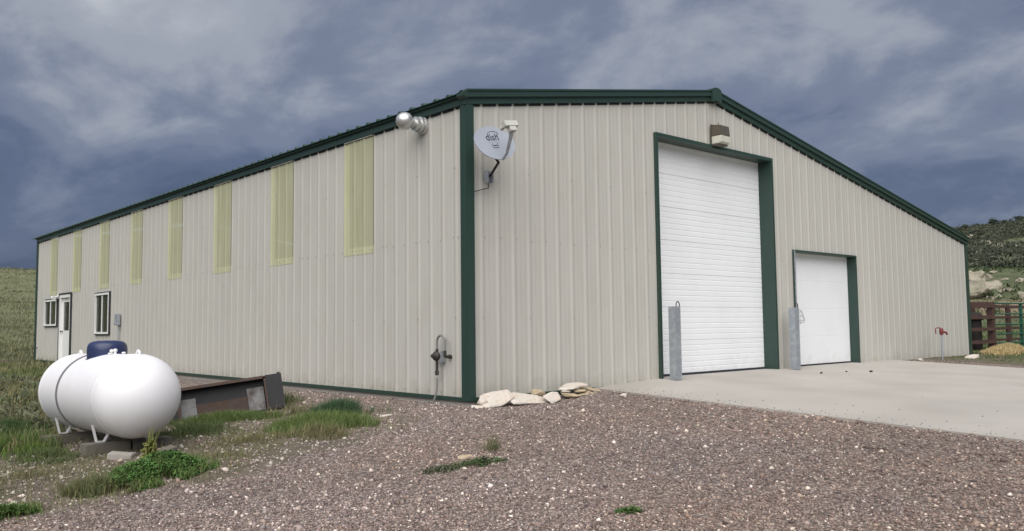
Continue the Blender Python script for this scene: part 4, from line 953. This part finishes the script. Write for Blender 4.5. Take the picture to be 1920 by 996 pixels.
x, y, r = wedge(260, 66, 110, 8, 32); n = len(x)
S_.append(shrub_cloud(x, y, ground_z(x, y)-.1, R0.uniform(.25, .8, n), R0.uniform(.3, .9, n), 40, (.04,.065,.03), (.09,.115,.055)))
v, f, c = merge(S_); np_obj('scrub', v, f, MAT['leaf'], cols=c, kind='stuff', label='dark juniper scrub covering the hillside')
x, y, r = wedge(900, 13, 170, 72, 92); k_ = (x < -2.2) | (y > 27); x, y, r = x[k_], y[k_], r[k_]; n = len(x)
v, f, c = shrub_cloud(x, y, ground_z(x, y)-.05, R0.uniform(.12, .34, n), R0.uniform(.16, .5, n), 70, (.085,.095,.060), (.15,.158,.10), .12)
np_obj('sagebrush', v, f, MAT['leaf'], cols=c, kind='stuff', label='grey green sagebrush dotted over the left slope')
def hrock(px_loc, size, seed, label, rz=0, rough=.35, npts=22, sub=3):
    x, y = px_loc; z = float(ground_z(x, y)) + size[2]*.18
    rock('hill_rock', (x, y, z), size, (6, -8, rz), seed, 'hillrock', label, 'rock', 'pale rocks on the hillside', rough, sub, npts)
hrock((64.56, 15.81), (4.0, 3.0, 1.7), 100, 'large pale outcrop just right of the building corner', -20)
hrock((68.35, 17.93), (3.0, 3.0, 2.6), 101, 'tall left half of the pale outcrop beside the building', 17)
hrock((68.19, 15.92), (2.2, 1.6, 0.9), 102, 'low right tail of the pale outcrop', 54)
hrock((138.27, 41.42), (2.73, 1.55, 1.36), 103, 'rounded white boulder alone in the dark scrub', 1)
hrock((153.24, 43.30), (4.03, 1.86, 1.61), 104, 'long pale ledge high in the scrub', 38)
hrock((168.38, 50.74), (3.41, 1.86, 1.36), 105, 'pale ledge up left of the long ledge', -15)
hrock((220.48, 71.77), (3.1, 1.86, 1.86), 106, 'yellowish outcrop by the roof edge', 22)
hrock((155.08, 40.87), (2.6, 1.24, 0.99), 107, 'flat white ledge near the right edge', 59)
hrock((75.25, 18.61), (0.81, 0.68, 0.93), 108, 'small pinkish boulder above the outcrop', 6)
hrock((74.95, 17.34), (1.12, 0.62, 0.37), 109, 'little white rock right of the pinkish boulder', 43)
hrock((73.89, 15.83), (1.43, 0.68, 0.43), 110, 'flat tan rock near the right edge above the gate', -10)
hrock((63.96, 14.36), (0.87, 0.56, 0.62), 111, 'lone pale rock above the fence', 27)
hrock((63.63, 14.81), (0.87, 0.56, 0.31), 112, 'low pale rock left of the lone rock', 64)
hrock((64.13, 12.82), (0.93, 0.62, 0.81), 113, 'yellowish boulder at the right edge above the gate', 11)
hrock((64.62, 16.22), (0.74, 0.56, 0.43), 114, 'small rock at foot of the outcrop', 48)
hrock((79.04, 19.63), (1.24, 0.62, 0.37), 115, 'thin pale rock at the lower scrub edge', -5)
hrock((67.99, 14.71), (1.49, 0.74, 0.31), 116, 'flat pale rock left of the yellowish boulder', 32)
hrock((152.49, 47.54), (0.99, 0.62, 0.62), 117, 'small white rock close to the building edge in scrub', 69)
def juniper(loc, h, w, seed, label):
    t_ = empty('juniper_tree', loc, label, 'tree', 'junipers on the ridge')
    MB().tube([(0, 0, -.5), (.1, 0, h*.3), (0, .1, h*.7)], [.28, .2, .08], 7).build('trunk', MAT['bark'], t_)
    one = lambda a: np.array([float(a)])
    P = [shrub_cloud(one(dx*w), one(dy*w), one(h*zf), one(h*.42*q), one(w*.55*q), 60, (.018,.030,.015), (.05,.07,.03)) for dx, dy, zf, q in
         [(R0.uniform(-.4, .4), R0.uniform(-.4, .4), R0.uniform(.05, .55), R0.uniform(.5, 1)) for _ in range(6)]]
    v, f, c = merge(P); np_obj('crown', v, f, MAT['leaf'], t_, cols=c)
juniper((266.6, 88.8, 28.55), 2.3, 2.0, 0, 'first juniper from the building along the hill ridge')
juniper((269.6, 87.6, 29.02), 1.9, 1.9, 1, 'second juniper from the building along the hill ridge')
juniper((273.3, 86.1, 29.37), 1.5, 1.4, 2, 'third juniper from the building along the hill ridge')
juniper((276.6, 85.6, 29.82), 2.0, 1.4, 3, 'fourth juniper from the building along the hill ridge')
juniper((275.9, 84.0, 29.78), 2.9, 2.2, 4, 'fifth juniper from the building along the hill ridge, the tallest')
juniper((277.0, 82.4, 30.04), 2.1, 1.7, 5, 'sixth juniper from the building along the hill ridge')
juniper((276.5, 81.2, 30.06), 2.0, 1.7, 6, 'seventh juniper from the building along the hill ridge')
juniper((277.1, 80.1, 30.26), 2.2, 0.9, 7, 'eighth juniper from the building along the hill ridge')
juniper((279.3, 79.1, 30.82), 2.3, 1.4, 8, 'ninth juniper from the building along the hill ridge')
juniper((279.8, 77.7, 30.98), 2.3, 1.9, 9, 'tenth juniper from the building along the hill ridge')
